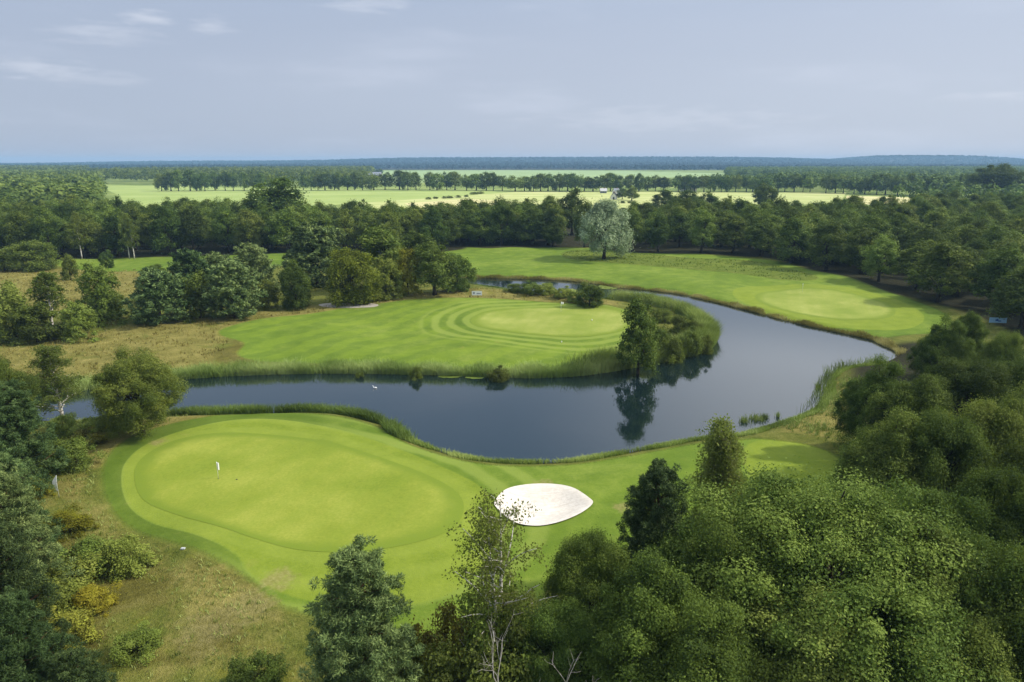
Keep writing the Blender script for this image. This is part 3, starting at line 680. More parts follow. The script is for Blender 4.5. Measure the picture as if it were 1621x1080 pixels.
WL = U([(-250,414),(0,411),(280,404),(450,400),(560,402),(700,396),(742,389),(745,380),(700,369),(560,370),(300,368),(150,362),(-250,362)])
WC = U([(736,389),(880,388),(872,368),(736,368)])
WR = U([(990,398),(1100,400),(1200,405),(1320,436),(1440,468),(1540,498),(1640,536),(1800,590),(1800,348),(1500,350),(1400,360),(1200,364),(1000,366)])
for nm, poly, sp, seed in (('left', WL, 7.4, 1), ('middle', WC, 6.0, 2), ('right', WR, 9.0, 3)):
    for p in scatter(poly, sp, seed):
        if visible(p): cand.append((nm, p))
LB = {'left': 'dark green broadleaf tree in the wood behind the small fairway at the left', 'middle': 'dense dark tree in the short wood between the left wood and the silver willow', 'right': 'dark broadleaf tree in the large wood behind the far green'}
for nm, p in cand:
    far_ = p[1]; hh = random.uniform(11.5, 15.5) if nm != 'middle' else random.uniform(12, 15.5)
    if nm == 'right': hh = random.uniform(11.5, 15.5) - (2 if p[1] < 190 else 0)
    plant('mid_oak' if random.random() < (.62 if nm != 'right' else .5) else 'mid_lite', p[0], p[1], hh, random.uniform(8.5, 12.5), LB[nm], 'trees of the %s wood' % nm, z=0.0)
# birches along the edge of the left wood
for i, (x, yt, yb) in enumerate([(130,335,410),(205,335,409),(213,345,409)]):
    at_base('mid_birch', x, yt, yb, 26, ['white-stemmed birch at the edge of the left wood, nearest the left', 'white-stemmed birch at the edge of the left wood', 'shorter of the two close white birches at the edge of the left wood'][i])
# trees one can tell apart behind the silver willow
for i, (x, yt, yb, w) in enumerate([(925,318,392,40),(875,350,390,30),(985,330,345,30),(1000,296,318,24),(985,298,316,20),(1050,300,345,50),(1085,303,345,48),(1120,306,346,46)]):
    at_base('mid_oak', x, yt, yb, w, ['dark tree directly behind the left side of the silver willow', 'small tree at the right end of the middle wood', 'tree peeping out right of the silver willow top', 'round tree beside the white house', 'small round tree just left of the white house yard', 'dark hedge tree right of the white house, first of three', 'dark hedge tree right of the white house, middle of three', 'dark hedge tree right of the white house, last of three'][i], var=i)

# --- far rows
ORD = ['first','second','third','fourth','fifth','sixth','seventh','eighth','ninth','tenth','eleventh','twelfth','thirteenth','fourteenth','fifteenth','sixteenth','seventeenth','eighteenth','nineteenth','twentieth']
def row(xs, yb, ytop, w, what, group, seed):
    rng = random.Random(seed); m = len(xs)
    for i, x in enumerate(xs):
        t = (x-xs[0])/(xs[-1]-xs[0]+1e-6); y0 = yb[0]+(yb[1]-yb[0])*t
        lab = ('%s tree from the left in %s' % (ORD[i], what)) if i < 20 else ('%s tree from the right in %s' % (ORD[m-1-i], what))
        at_base('far_oak', x+rng.uniform(-2.5, 2.5), ytop-1+rng.uniform(-3, 4), y0+rng.uniform(-.6, .6), w*1.15*rng.uniform(.75, 1.35), lab, group)
row([258,271,285,300,313,327,342,357,371,385,399,413,427], (302.5,302), 273, 19, 'the row on the light green pasture', 'row on the pasture', 1)
row([478,491,503,515,527,539,551,563,574,590], (301.5,301), 275, 18, 'the tight hedgerow at centre left', 'tight hedgerow', 2)
row([611,632,647,657], (301,301), 273, 20, 'the short gapped row of round trees', 'gapped row', 3)
row([682,694,706,722,737,755,768,781,793], (301,302), 275, 20, 'the gapped row left of the field track', 'second gapped row', 4)
row([815,829,842,856,870,884,898,912,926,940,954,968,982,996,1010,1024,1038,1052], (303,303), 277, 20, 'the row behind the hay meadow', 'row behind the hay meadow', 5)
row([1072,1086,1100,1113,1126,1140,1153,1166,1179,1192,1205,1218,1231,1244,1257,1270,1283], (304,304), 278, 17, 'the row behind the yellow green field', 'even row behind the yellow field', 6)
row([1308,1322,1337,1352,1368,1385,1403,1422,1440,1458,1476,1494,1512,1530], (306,312), 278, 22, 'the row left of the domed tree', 'row before the domed tree', 7)
at_base('mid_dark', 1576, 262, 318, 92, 'huge domed tree standing above the right wood', var=0)
at_base('far_oak', 600, 267, 277, 13, 'small round tree beside the grey farm roof')
at_base('far_oak', 590, 269, 277, 10, 'smaller tree left of the round tree beside the farm roof')
print('TREES', NTREE)

# --- distant woodland: one mass nobody could count
def mass(name, areas, label, seed, nleaf=46, tall=(13, 19), sp=13, big=1.0, mat=None):
    rng = np.random.default_rng(seed); Ps = []; Vs = []
    for (pts, dens) in areas:
        poly = U(pts); lo, hi = poly.min(0), poly.max(0); A = (hi[0]-lo[0])*(hi[1]-lo[1]); n = int(A/(sp*sp)*dens)
        P = rng.uniform(lo, hi, (min(n, 60000), 2)); P = P[sdf(P[:, 0], P[:, 1], poly) > 0]
        if not len(P): continue
        x = P[:, 0]/P[:, 1]; P = P[np.abs(x) < .85]; Ps.append(P)
    P = np.concatenate(Ps); n = len(P); print(name, n)
    D = np.hypot(P[:, 0], P[:, 1]); sz = np.clip(D/1500, .8, 2.6)*big
    Ht = rng.uniform(tall[0], tall[1], n); Wd = rng.uniform(9, 14, n)*np.clip(sz, 1, 1.6); z0 = hill(P[:, 0], P[:, 1])
    d = rng.normal(size=(n, nleaf, 3)); d /= np.linalg.norm(d, axis=2, keepdims=True); d[..., 2] = np.where(d[..., 2] < -.3, -d[..., 2], d[..., 2]); d[..., 1] = np.where(rng.random((n, nleaf)) < .6, -np.abs(d[..., 1]), d[..., 1])
    r = rng.uniform(.75, 1.05, (n, nleaf))
    C = np.stack([P[:, 0, None]+d[..., 0]*r*Wd[:, None]/2, P[:, 1, None]+d[..., 1]*r*Wd[:, None]/2, z0[:, None]+Ht[:, None]*.52+d[..., 2]*r*Ht[:, None]*.48], -1).reshape(-1, 3)
    N = (d*.8+rng.normal(size=d.shape)*.3+np.array([0, 0, .3])).reshape(-1, 3)
    V = np.clip(np.repeat(rng.uniform(.0, 1., n), nleaf)+rng.normal(0, .1, n*nleaf), 0, 1)
    PP, Q, VV = leaves(C, N, 1.0, rng, V, .9, .2)
    s = np.repeat(np.repeat(np.clip(sz, 1, 3)*2.1*big, nleaf), 4)[:, None]; CC = np.repeat(C, 4, 0); PP = CC+(PP-CC)*s
    o = link(name, mesh_np(name, PP, Q, mat or L_far, {'v': VV})); return tag(o, label, 'woodland', kind='stuff')
mass('distant_woodland', [([(-500,352),(150,350),(160,330),(165,312),(150,300),(165,290),(100,283),(-600,280)], 1.1)], 'dense wood running back to the horizon at the left', 5, 110, (13, 18), 9.5)
mass('distant_woodland', [([(165,291.5),(250,292),(480,296),(600,296),(560,284),(400,279),(160,282)], 1.0), ([(-300,281),(100,281),(560,283),(590,279),(590,272),(140,279),(140,271),(-300,271)], 1.2)],
     'belt of woodland behind the light green pasture', 6, 60, (13, 20), 12)
mass('distant_woodland', [([(1040,304),(1320,306),(1560,318),(1800,330),(1800,300),(1400,289),(1300,287)], .9), ([(1150,284),(1800,290),(1800,270),(1330,272),(1150,273)], 1.1), ([(1330,330),(1560,330),(1800,340),(1800,325),(1560,322)], .6)],
     'woodland belts behind the right wood', 7, 60, (12, 18), 12)
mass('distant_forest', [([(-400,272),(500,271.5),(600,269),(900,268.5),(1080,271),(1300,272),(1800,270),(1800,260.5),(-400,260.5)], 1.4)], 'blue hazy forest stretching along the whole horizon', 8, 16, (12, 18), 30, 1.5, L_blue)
# ------------------------------------------------------------------ reeds and rough grass
def blades(name, P, hgt, wid, mat, label, cat, seed, V=None, lean=.35):
    rng = np.random.default_rng(seed); n = len(P); z = H(P[:, 0], P[:, 1]); a = rng.uniform(0, 6.28, n); h = hgt*rng.uniform(.55, 1.2, n); w = wid*rng.uniform(.7, 1.3, n)
    b = np.stack([P[:, 0], P[:, 1], np.maximum(z, ZW-.1)], -1); s = np.stack([np.cos(a), np.sin(a), 0*a], -1)*w[:, None]*.5
    L = rng.normal(size=(n, 3))*(h*lean)[:, None]; L[:, 2] = 0; m = b+L*.3+np.array([0, 0, 1])*(h*.6)[:, None]; t = b+L+np.array([0, 0, 1])*h[:, None]
    PP = np.stack([b-s, b+s, m+s*.8, m-s*.8, t], 1).reshape(-1, 3); i = np.arange(n)*5
    Q = np.concatenate([np.stack([i, i+1, i+2, i+3], -1), np.stack([i+3, i+2, i+4, i+4], -1)])
    Q2 = Q[:n]; T = np.stack([i+3, i+2, i+4], -1)
    V = np.clip((rng.uniform(.1, .9, n) if V is None else V), 0, 1)
    me = bpy.data.meshes.new(name); me.vertices.add(n*5); me.vertices.foreach_set('co', PP.astype(np.float32).ravel())
    me.loops.add(n*7); me.loops.foreach_set('vertex_index', np.concatenate([Q2.ravel(), T.ravel()]).astype(np.int32)); me.polygons.add(n*2)
    me.polygons.foreach_set('loop_start', np.concatenate([np.arange(n)*4, n*4+np.arange(n)*3]).astype(np.int32)); me.update(calc_edges=True)
    at = me.attributes.new('v', 'FLOAT', 'POINT'); at.data.foreach_set('value', np.repeat(V, 5).astype(np.float32)); me.materials.append(mat)
    return tag(link(name, me), label, cat, kind='stuff')
def shoreband(pix, n, s0, s1, seed, jit=1.0):
    rng = np.random.default_rng(seed); L = smooth(U(pix, ZW), False, 8); d = np.r_[0, np.cumsum(np.hypot(*np.diff(L, axis=0).T))]
    t = rng.uniform(0, d[-1], n*3); x = np.interp(t, d, L[:, 0])+rng.normal(0, jit, n*3); y = np.interp(t, d, L[:, 1])+rng.normal(0, jit, n*3)
    s = -sdf(x, y, WATER); cl = np.sin(x*.9+1.3*np.sin(y*.7))+np.sin(y*1.1+x*.3)*.7; k = (s > s0) & (s < s1+cl*.35) & (rng.random(len(x)) < .65+.3*cl); return np.stack([x, y], -1)[k][:n]
def nv(P, sc=.5): return .45+.2*np.sin(P[:, 0]*sc+1.7*np.sin(P[:, 1]*sc*.7))+.12*np.sin(P[:, 1]*2.1*sc)
P = shoreband([(255,660),(300,658),(400,655),(500,653),(560,659),(610,673),(640,692)], 16000, -.5, 1.2, 1); blades('reeds', P, 1.15, .055, L_reed, 'tall reeds on the near bank beside the large green', 'reeds', 1, nv(P))
P = shoreband(south[9:], 26000, -.25, .9, 2, .6); blades('bank_grass', P, .5, .05, L_reed, 'low grass fringe along the near bank of the pond', 'grass', 2, nv(P)-.12)
P = shoreband(isl[9:], 42000, -.4, 1.5, 3); blades('reeds', P, 1.5, .06, L_reed, 'reed belt along the front shore of the peninsula', 'reeds', 3, nv(P))
P = shoreband([(930,593),(1000,582),(1060,570),(1112,557),(1131,540),(1120,518),(1085,497),(1040,484),(985,477)], 34000, -.4, 3.4, 4, 1.8); blades('reeds', P, 2.3, .07, L_reed, 'tall dense reeds around the tip of the peninsula', 'reeds', 4, nv(P)-.05)
P = shoreband(east, 20000, -.2, 1.2, 5, .9); blades('bank_grass', P, .55, .06, L_dry, 'dry grass fringe along the far bank under the far green', 'grass', 5, nv(P)+.1)
P = shoreband([(1290,650),(1308,625),(1318,600),(1335,585),(1395,575)], 700, -1.6, .5, 6, 1.2); blades('reeds', P, 1.4, .06, L_reed, 'reeds in the water at the right corner of the pond', 'reeds', 6, nv(P)-.2)
P = shoreband(isl[:8], 9000, -.2, 1.0, 12, .7); blades('reeds', P, .6, .07, L_reed, 'reeds along the back channel of the pond', 'reeds', 12, nv(P)-.1)
for i, (x, y, r) in enumerate([(1178,668,.45), (1196,664,.7), (1210,662,.35), (1231,660,.2), (1295,614,.4)]):
    c = unp(x, y, ZW)[:2]; g = np.random.default_rng(50+i); P = c+g.normal(size=(int(260*r), 2))*r*.6
    blades('reed_clump', P, .75, .05, L_reed, ['leftmost reed clump standing in the water off the right lawn', 'widest of the reed clumps standing in the water off the right lawn', 'reed clump just right of the widest one in the water', 'tiniest reed clump in the water off the right lawn', 'lone reed clump in the water by the right corner'][i], 'reeds', 60+i, np.full(len(P), .12)); 
# rough grass tufts
def tufts(poly, n, hgt, wid, mat, label, seed, k=5, name='rough_grass', cut=None):
    rng = np.random.default_rng(seed); lo, hi = poly.min(0), poly.max(0); P = rng.uniform(lo, hi, (n, 2)); P = P[sdf(P[:, 0], P[:, 1], poly) > 0]
    for q in (FRINGE1, WATER, LAWN2, GREEN2): P = P[sdf(P[:, 0], P[:, 1], q) < -.3]
    cl = np.sin(P[:, 0]*.6+2*np.sin(P[:, 1]*.33))+np.sin(P[:, 1]*.8+P[:, 0]*.45+2.); P = P[rng.random(len(P)) < .45+.25*cl]
    P = np.repeat(P, k, 0)+rng.normal(size=(len(P)*k, 2))*.09; blades(name, P, hgt, wid, mat, label, 'grass', seed, nv(P, .8)+rng.normal(0, .16, len(P)), .5)
NR = U([(150,685),(260,668),(330,650),(0,640),(-120,700),(-60,1180),(560,1180),(520,1010),(430,965),(330,900),(230,860),(150,800)])
tufts(NR, 8000, .3, .035, L_olive, 'olive rough grass left of the near green', 21)
tufts(NR, 9000, .28, .04, L_reed, 'green rough grass and heather left of the near green', 22, name='rough_undergrowth')
tufts(U([(-60,430),(280,428),(300,470),(240,520),(330,508),(560,478),(760,458),(900,470),(980,484),(900,480),(700,476),(520,490),(380,510),(355,560),(300,590),(-60,625)]), 30000, .45, .06, L_dry, 'dry tall grass on the heath and ridge of the peninsula', 23)
tufts(U([(1215,672),(1300,640),(1340,590),(1390,600),(1370,680),(1345,720),(1290,694)]), 6000, .45, .05, L_reed, 'long grass at the right end of the near lawn', 24)
tufts(ROUGH3, 3500, .4, .09, L_lite, 'tussocky rough band below the right wood', 25)
# lily pads
def pads(pts, rx, ry, n, label, seed):
    rng = np.random.default_rng(seed); b = MB(); c = unp(*pts, ZW)
    for i in range(n):
        a, r = rng.uniform(0, 6.28), rng.uniform(0, 1)**.5; x, y = c[0]+math.cos(a)*r*rx, c[1]+math.sin(a)*r*ry; q = rng.uniform(.16, .34); w0 = rng.uniform(0, 6.28)
        b.poly([(x, y, ZW+.012+i*.00006)]+[(x+math.cos(w0+.2+k*.587)*q, y+math.sin(w0+.2+k*.587)*q, ZW+.012+i*.00006) for k in range(11)])
    me = b.mesh('lily_pads', L_pad); at = me.attributes.new('v', 'FLOAT', 'POINT'); at.data.foreach_set('value', rng.uniform(.2, .9, len(b.v)).astype(np.float32))
    tag(link('lily_pads', me), label, 'lily pads', kind='stuff')
pads((962,454.5), 2.4, 3.2, 380, 'yellow-green lily pads on the back water', 1); pads((905,462), 1.6, 4, 200, 'pale water plants beside the green bush in the back channel', 2)
pads((712,596), 1.6, .7, 90, 'lily pads along the front shore of the peninsula', 3); pads((752,597.5), 1.2, .5, 60, 'small patch of lily pads right of the larger patch', 4)

# ------------------------------------------------------------------ golf furniture, signs, houses, bird
WHITE = simple('white_paint', (.80, .80, .78), .5, .04); WCLOTH = simple('white_cloth', (.82, .82, .80), .8, .05); NAVY = simple('navy_print', (.02, .03, .09), .6, .1)
BLACK = simple('black_plastic', (.02, .02, .02), .6, .1); BLUE = simple('pale_blue_print', (.33, .55, .75), .6, .05); DBLUE = simple('deep_blue_print', (.02, .10, .35), .6, .1)
def flag(px, py, hgt, label, ang, fw=.5, fh=.42):
    g = unp(px, py); z = h1(g[0], g[1])+.03; e = tag(empty('golf_flag', (g[0], g[1], z)), label, 'golf flag')
    b = MB(); b.tube([(0, 0, 0), (0, 0, hgt)], [.022, .018], 8); link('pole', b.mesh('pole', WHITE, True), e)
    b = MB(); n = 6
    top = [Vector((math.cos(ang)*fw*i/n+.0, math.sin(ang)*fw*i/n+.04*math.sin(i*1.2), hgt-.03-.10*i/n)) for i in range(n+1)]
    for i in range(n):
        p, q = top[i], top[i+1]; dz = Vector((0, 0, -fh)); b.poly([p, q, q+dz, p+dz])
    me = b.mesh('flag_cloth', WCLOTH); o = link('flag_cloth', me, e); sm = o.modifiers.new('thickness', 'SOLIDIFY'); sm.thickness = .01
    b = MB(); b.tube([(0, 0, .0), (0, 0, .012)], [.06, .06], 12); link('cup', b.mesh('cup', BLACK), e)
flag(346, 760, 1.75, 'white golf flag on the large near green', .3, .17, .75); flag(888, 495, 2.1, 'white golf flag on the peninsula green', .2); flag(1270, 463, 2.1, 'white golf flag on the far right green', 1.3)
def marker(px, py, label):
    g = unp(px, py); b = MB(); z = h1(*g[:2])+.03
    b.tube([(0, 0, 0), (0, 0, .10), (0, 0, .2), (0, 0, .26)], [.05, .10, .09, .03], 10); tag(link('tee_marker', b.mesh('tee_marker', WHITE, True), loc=(g[0], g[1], z)), label, 'marker')
marker(937, 509, 'small white marker on the right part of the peninsula green'); marker(889, 541, 'small white marker on the lawn below the peninsula green')
g = unp(375, 762); b = MB(); b.tube([(0, 0, 0), (0, 0, .02)], [.09, .09], 12); tag(link('hole_cup', b.mesh('hole_cup', BLACK), loc=(g[0], g[1], h1(*g[:2])+.035)), 'small dark hole right of the near flag', 'golf hole')
g = unp(291, 878); b = MB(); b.box((0, 0, .04), (.32, .22, .08)); b.box((0, 0, .09), (.26, .16, .03)); tag(link('sprinkler_cover', b.mesh('sprinkler_cover', simple('grey_plastic', (.45, .48, .48))), loc=(g[0], g[1], h1(*g[:2]))), 'small grey valve box in the lawn below the near green', 'valve box')
def banner(px, py, w, h, z0, rz, front, marks, label, cat='sign', post=True, z=None):
    g = unp(px, py); z = h1(*g[:2]) if z is None else z; e = tag(empty('sign_board', (g[0], g[1], z)), label, cat); e.rotation_euler = (0, 0, rz)
    b = MB(); b.box((0, 0, z0+h/2), (w, .05, h)); link('panel', b.mesh('panel', front), e)
    for s in (-1, 1):
        b = MB(); b.tube([(s*w*.42, .06, -.1), (s*w*.42, .06, z0+h*.95)], [.03, .03], 6); link('post', b.mesh('post', BLACK), e)
    for nm, mat, rects in marks:
        b = MB()
        for (x, y, ww, hh) in rects: b.box((x, -.03, z0+y), (ww, .012, hh))
        link(nm, b.mesh(nm, mat), e)
letters = [(.02+i*.155, .40, .10, .22) for i in range(6)]
banner(755, 472, 2.3, .95, .35, .03, WCLOTH, [('emblem', NAVY, [(-.78, .50, .09, .46), (-.56, .50, .09, .46), (-.67, .44, .14, .08), (-.67, .68, .3, .07)]), ('lettering', NAVY, letters)], 'white sign with dark emblem and lettering on the dry ridge')
banner(1580, 512, 3.6, 1.15, .5, -.12, BLUE, [('emblem', DBLUE, [(-.25, .58, .35, .35), (.05, .5, .45, .28), (.3, .42, .4, .16), (-.9, .75, .7, .12)])], 'pale blue banner with dark blue emblem in the right wood', z=7.2) if False else None
g = unp(1580, 507, 1.2)
e = tag(empty('sign_board', (g[0], g[1], 0)), 'pale blue banner with dark blue emblem at the right wood edge', 'banner'); e.rotation_euler = (0, 0, -.15)
b = MB(); b.box((0, 0, 1.2), (3.0, .05, 1.0)); link('panel', b.mesh('panel', BLUE), e)
b = MB(); [b.box(c, d) for c, d in (((-.2, -.03, 1.2), (.5, .012, .32)), ((-.1, -.034, 1.38), (.2, .012, .16)), ((.25, -.03, 1.05), (.5, .012, .2)))]; link('emblem', b.mesh('emblem', DBLUE), e)
for s in (-1, 1): b = MB(); b.tube([(s*1.3, .06, -.1), (s*1.3, .06, 1.7)], [.03, .03], 6); link('post', b.mesh('post', BLACK), e)
# white feather banner on the left
g = unp(94, 788); e = tag(empty('pennant', (g[0], g[1], h1(*g[:2]))), 'narrow white pennant standing beside the golden bush', 'pennant')
b = MB(); b.tube([(0, 0, 0), (0, 0, 1.5), (.10, 0, 2.25)], [.02, .016, .01], 6); link('pole', b.mesh('pole', WHITE, True), e)
b = MB(); zs = np.linspace(.7, 2.25, 9); ws = [.10, .22, .32, .38, .40, .36, .28, .16, .03]
for i in range(8): x0, x1 = .1*max(0, zs[i]-1.5)/.75, .1*max(0, zs[i+1]-1.5)/.75; b.poly([(x0, 0, zs[i]), (x0-ws[i], .03*math.sin(i), zs[i]), (x1-ws[i+1], .03*math.sin(i+1), zs[i+1]), (x1, 0, zs[i+1])])
o = link('cloth', b.mesh('cloth', WCLOTH), e); o.modifiers.new('thickness', 'SOLIDIFY').thickness = .01
# bird on the pond
g = unp(594, 615, ZW); b = MB()
b.tube([(-.34, 0, .10), (-.25, 0, .14), (-.08, 0, .15), (.12, 0, .13), (.24, 0, .13), (.32, 0, .20), (.36, 0, .34), (.39, 0, .46), (.46, 0, .49), (.53, 0, .46)], [.02, .10, .155, .15, .10, .055, .045, .05, .055, .015], 10)
o = tag(link('swan', b.mesh('swan', simple('white_feathers', (.82, .82, .80), .6, .04), True), loc=(g[0], g[1], ZW-.02)), 'white bird floating on the left part of the pond', 'bird'); o.rotation_euler = (0, 0, 2.9); o.scale = (.8, .8, .8)
# dead tree at the bottom
def dead(px, ytop, h, wpx, label, seed):
    rng = np.random.default_rng(seed); g = unp(px, ytop, h); b = MB()
    def grow(a, d, L, r, lv):
        pts = [a]; dd = d
        for i in range(4): dd = dd+rng.normal(size=3)*.12+np.array([0, 0, .03]); dd = dd/np.linalg.norm(dd); pts.append(pts[-1]+dd*L/4)
        b.tube(pts, [r*(1-.16*i) for i in range(5)], 5, 0, lv > 2)
        if lv < 4:
            for k in range(3 if lv else 5):
                q = pts[rng.integers(2, 5)]; nd = dd+rng.normal(size=3)*.55; nd[2] = abs(nd[2])*.7+.1; grow(q, nd/np.linalg.norm(nd), L*.5, r*.58, lv+1)
    grow(np.zeros(3), np.array([.0, 0, 1.]), h*.62, .055, 0)
    A = np.array(b.v); A[:, 2] *= h/A[:, 2].max(); tp = A[A[:, 2] > h*.78].mean(0)[:2]; A[:, 0] -= tp[0]*A[:, 2]/(h*.9); A[:, 1] -= tp[1]*A[:, 2]/(h*.9); b.v = [tuple(q) for q in A]; me = b.mesh('dead_tree', B_dead, True)
    tag(link('dead_tree', me, loc=(g[0], g[1], 0)), label, 'dead tree')
dead(900, 1035, 11.5, 120, 'bare bleached dead tree at the bottom edge below the open birch', 3); dead(830, 1038, 11, 80, 'smaller bare dead branches left of the bleached dead tree', 8)
# houses
def house(px, py, w, d, h, rz, wall, roof, label, rh=None):
    g = unp(px, py); e = tag(empty('farm_house', (g[0], g[1], 0)), label, 'house'); e.rotation_euler = (0, 0, rz); rh = rh or h*.9
    b = MB(); b.box((0, 0, h/2), (w, d, h)); b.poly([(-w/2, -d/2, h), (-w/2, 0, h+rh), (-w/2, d/2, h)]); b.poly([(w/2, d/2, h), (w/2, 0, h+rh), (w/2, -d/2, h)]); link('wall', b.mesh('wall', wall), e)
    b = MB(); o_ = .5
    for s in (-1, 1):
        b.poly([(-w/2-o_, s*(d/2+o_), h-.35), (w/2+o_, s*(d/2+o_), h-.35), (w/2+o_, 0, h+rh+.12), (-w/2-o_, 0, h+rh+.12)][::s])
    r = link('roof', b.mesh('roof', roof), e); r.modifiers.new('thickness', 'SOLIDIFY').thickness = .2
    b = MB(); b.box((w*.2, 0, h+rh+.4), (.8, .8, 1.2)); link('chimney', b.mesh('chimney', simple('brick', (.25, .12, .08))), r)
    for k in range(3):
        b = MB(); b.box((-w*.3+k*w*.3, -d/2-.02, h*.5), (w*.12, .06, h*.4)); link('window', b.mesh('window', BLACK), e)
    b = MB(); b.box((-w/2-.02, 0, 1.1), (.06, 1.2, 2.2)); link('door', b.mesh('door', BLACK), e)
RW = simple('white_wall', (.75, .73, .70), .8, .05); RG_ = simple('grey_roof', (.22, .24, .28), .7, .1); RD = simple('dark_roof', (.05, .05, .055), .7, .1); RB = simple('brick_wall', (.30, .17, .12)); RL = simple('pale_roof', (.50, .50, .50), .6)
house(573, 283, 70, 24, 6, .1, RB, RG_, 'long grey-roofed farm building behind the tight hedgerow')
house(972, 316, 5, 4.5, 2.8, 1.3, RW, RD, 'small white gabled house with dark roof by the hay meadow'); house(975, 307, 5, 5, 2.6, .4, RW, RG_, 'pale roofed house just behind the white gabled house')
house(955, 306, 6, 5, 2.4, 0, RG_, RL, 'low shed left of the white gabled house'); house(1090, 303, 14, 10, 4.5, .1, RW, RL, 'pale low barn under the even row of trees')
for i, (x, y) in enumerate([(52,318),(70,317),(105,320),(155,323)]):
    house(x, y, 8, 6, 4.5+i % 2*.5, .4+i, RW if i != 1 else RB, RL, ['pale roof showing in the left wood, farthest left', 'brick house with pale roof among the left wood', 'largest pale house among the left wood', 'pale roof in the left wood nearest the pasture'][i])
# hedge bushes and posts along the field track
for i, (x, y) in enumerate([(678,316),(690,315),(703,314.5),(712,314),(725,313),(738,312),(750,308),(760,307),(985,322),(1000,322)]):
    at_base('shrub', x, y-4, y, random.choice((8, 10, 14)), 'low bush on the track between the far fields', 'bushes on the field track', var=i)

# ------------------------------------------------------------------ air
b = MB(); b.box((0, 3000, 31), (9400, 7000, 68)); hz = NT('haze_air'); hz.t.nodes.remove(hz.b)
pv = hz.t.nodes.new('ShaderNodeVolumePrincipled'); pv.inputs['Color'].default_value = (.42, .70, 1, 1); pv.inputs['Density'].default_value = .00014; pv.inputs['Anisotropy'].default_value = .0
hz.L(pv.outputs[0], hz.out.inputs['Volume']); tag(link('haze', b.mesh('haze', hz.mat)), 'thin blue haze over the whole landscape', 'haze', kind='stuff')

# ------------------------------------------------------------------ light
EL, AZ = math.radians(42), math.radians(2)     # sun to the right
sd_ = Vector((math.cos(EL)*math.cos(AZ), math.cos(EL)*math.sin(AZ), math.sin(EL)))
sl = bpy.data.lights.new('sun', 'SUN'); sl.energy = 3.4; sl.angle = math.radians(1.2); sl.color = (1, .93, .80)
so = bpy.data.objects.new('sun', sl); COL.objects.link(so); so.rotation_euler = sd_.to_track_quat('Z', 'Y').to_euler()
w = bpy.data.worlds.new('World'); SC.world = w; w.use_nodes = True; t = w.node_tree; bg = t.nodes['Background']
sky = t.nodes.new('ShaderNodeTexSky'); sky.sky_type = 'NISHITA'; sky.sun_disc = False; sky.sun_elevation = EL; sky.sun_rotation = math.radians(90)-AZ; sky.altitude = 30; sky.dust_density = 1.0; sky.air_density = 1.0
tc = t.nodes.new('ShaderNodeTexCoord'); mp = t.nodes.new('ShaderNodeMapping'); mp.inputs['Scale'].default_value = (1.6, 1.6, 9); t.links.new(tc.outputs['Generated'], mp.inputs[0])
def wn(scale, det, off=None, mapn=mp):
    n = t.nodes.new('ShaderNodeTexNoise'); n.inputs['Scale'].default_value = scale; n.inputs['Detail'].default_value = det; t.links.new(mapn.outputs[0], n.inputs['Vector']); return n.outputs['Fac']
def wm(op, a, b_=0.0):
    n = t.nodes.new('ShaderNodeMath'); n.operation = op
    for i, x in enumerate((a, b_)):
        if isinstance(x, (int, float)): n.inputs[i].default_value = x
        else: t.links.new(x, n.inputs[i])
    return n.outputs[0]
def wr(x, a, b_, lo=0., hi=1.):
    n = t.nodes.new('ShaderNodeMapRange'); n.interpolation_type = 'SMOOTHSTEP'; t.links.new(x, n.inputs[0]); n.inputs[1].default_value = a; n.inputs[2].default_value = b_; n.inputs[3].default_value = lo; n.inputs[4].default_value = hi; return n.outputs[0]
def wmix(f, a, b_):
    n = t.nodes.new('ShaderNodeMix'); n.data_type = 'RGBA'
    for i, x in ((0, f), (6, a), (7, b_)):
        if isinstance(x, (int, float)): n.inputs[i].default_value = x
        elif isinstance(x, tuple): n.inputs[i].default_value = (*x, 1)
        else: t.links.new(x, n.inputs[i])
    return n.outputs[2]
SKYK = .10
K = 1/SKYK
sx = t.nodes.new('ShaderNodeSeparateXYZ'); t.links.new(tc.outputs['Generated'], sx.inputs[0])
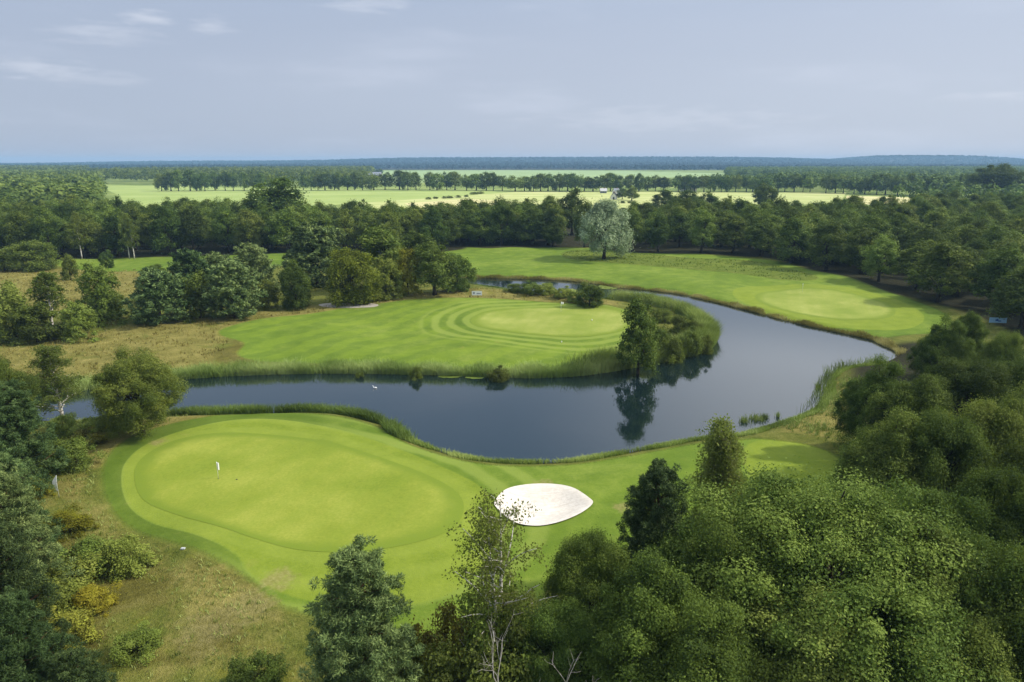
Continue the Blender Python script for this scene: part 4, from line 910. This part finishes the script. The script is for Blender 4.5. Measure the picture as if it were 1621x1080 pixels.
# thin high cloud veil, brighter towards the sun
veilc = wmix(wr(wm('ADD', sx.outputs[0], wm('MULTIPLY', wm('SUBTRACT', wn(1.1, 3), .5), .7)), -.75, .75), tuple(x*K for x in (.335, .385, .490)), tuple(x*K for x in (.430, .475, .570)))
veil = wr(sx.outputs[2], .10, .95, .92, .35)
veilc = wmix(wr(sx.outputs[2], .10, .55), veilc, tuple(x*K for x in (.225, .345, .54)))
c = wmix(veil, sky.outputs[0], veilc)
c = wmix(wm('MULTIPLY', wm('MULTIPLY', wr(sx.outputs[0], -.02, .42), wr(sx.outputs[2], .19, .27)), .9), c, tuple(x*K for x in (.88, .93, 1.02)))  # added bright patch at the right, above the view, to lift the pond reflection
c = wmix(wr(sx.outputs[2], .66, .9, 0, .8), c, tuple(x*K for x in (1.35, 1.38, 1.45)))  # added bright sky overhead, never in view, as fill light
# soft wisps and small clouds at the left
w1 = wr(wn(2.1, 6), .54, .78, 0, .22)
c = wmix(w1, c, tuple(x*K for x in (.62, .66, .76)))
def puff(px, py, rx, ry, a, c):
    dx, dy = (px-810.5)/F, (540-py)/F; d = Vector((dx, CP+dy*SP, -SP+dy*CP)).normalized()
    ex = wm('DIVIDE', wm('SUBTRACT', sx.outputs[0], d.x), rx/F); ez = wm('DIVIDE', wm('SUBTRACT', sx.outputs[2], d.z), ry/F)
    r = wm('SQRT', wm('ADD', wm('MULTIPLY', ex, ex), wm('MULTIPLY', ez, ez))); nz = wn(16, 5)
    f = wr(wm('ADD', r, wm('MULTIPLY', wm('SUBTRACT', nz, .5), 2.2)), 1.15, -.1, 0, a); f = wm('MULTIPLY', f, wr(sx.outputs[1], 0, .2))
    return wmix(f, c, tuple(x*K for x in (.70, .72, .78)))
for q in ((242, 30, 34, 10, .34), (170, 55, 60, 16, .22), (45, 106, 60, 12, .25), (130, 122, 70, 12, .15), (335, 40, 30, 12, .25), (585, 8, 60, 12, .25), (1030, 190, 220, 22, .16), (1580, 152, 60, 8, .2)): c = puff(*q, c)
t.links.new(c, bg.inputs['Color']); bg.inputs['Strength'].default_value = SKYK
vs = SC.view_settings; vs.view_transform = 'Standard'; vs.look = 'None'; vs.gamma = 1; vs.exposure = 0.38
SC.cycles.max_bounces = 6; SC.cycles.diffuse_bounces = 4; SC.cycles.transparent_max_bounces = 4; SC.cycles.volume_bounces = 0
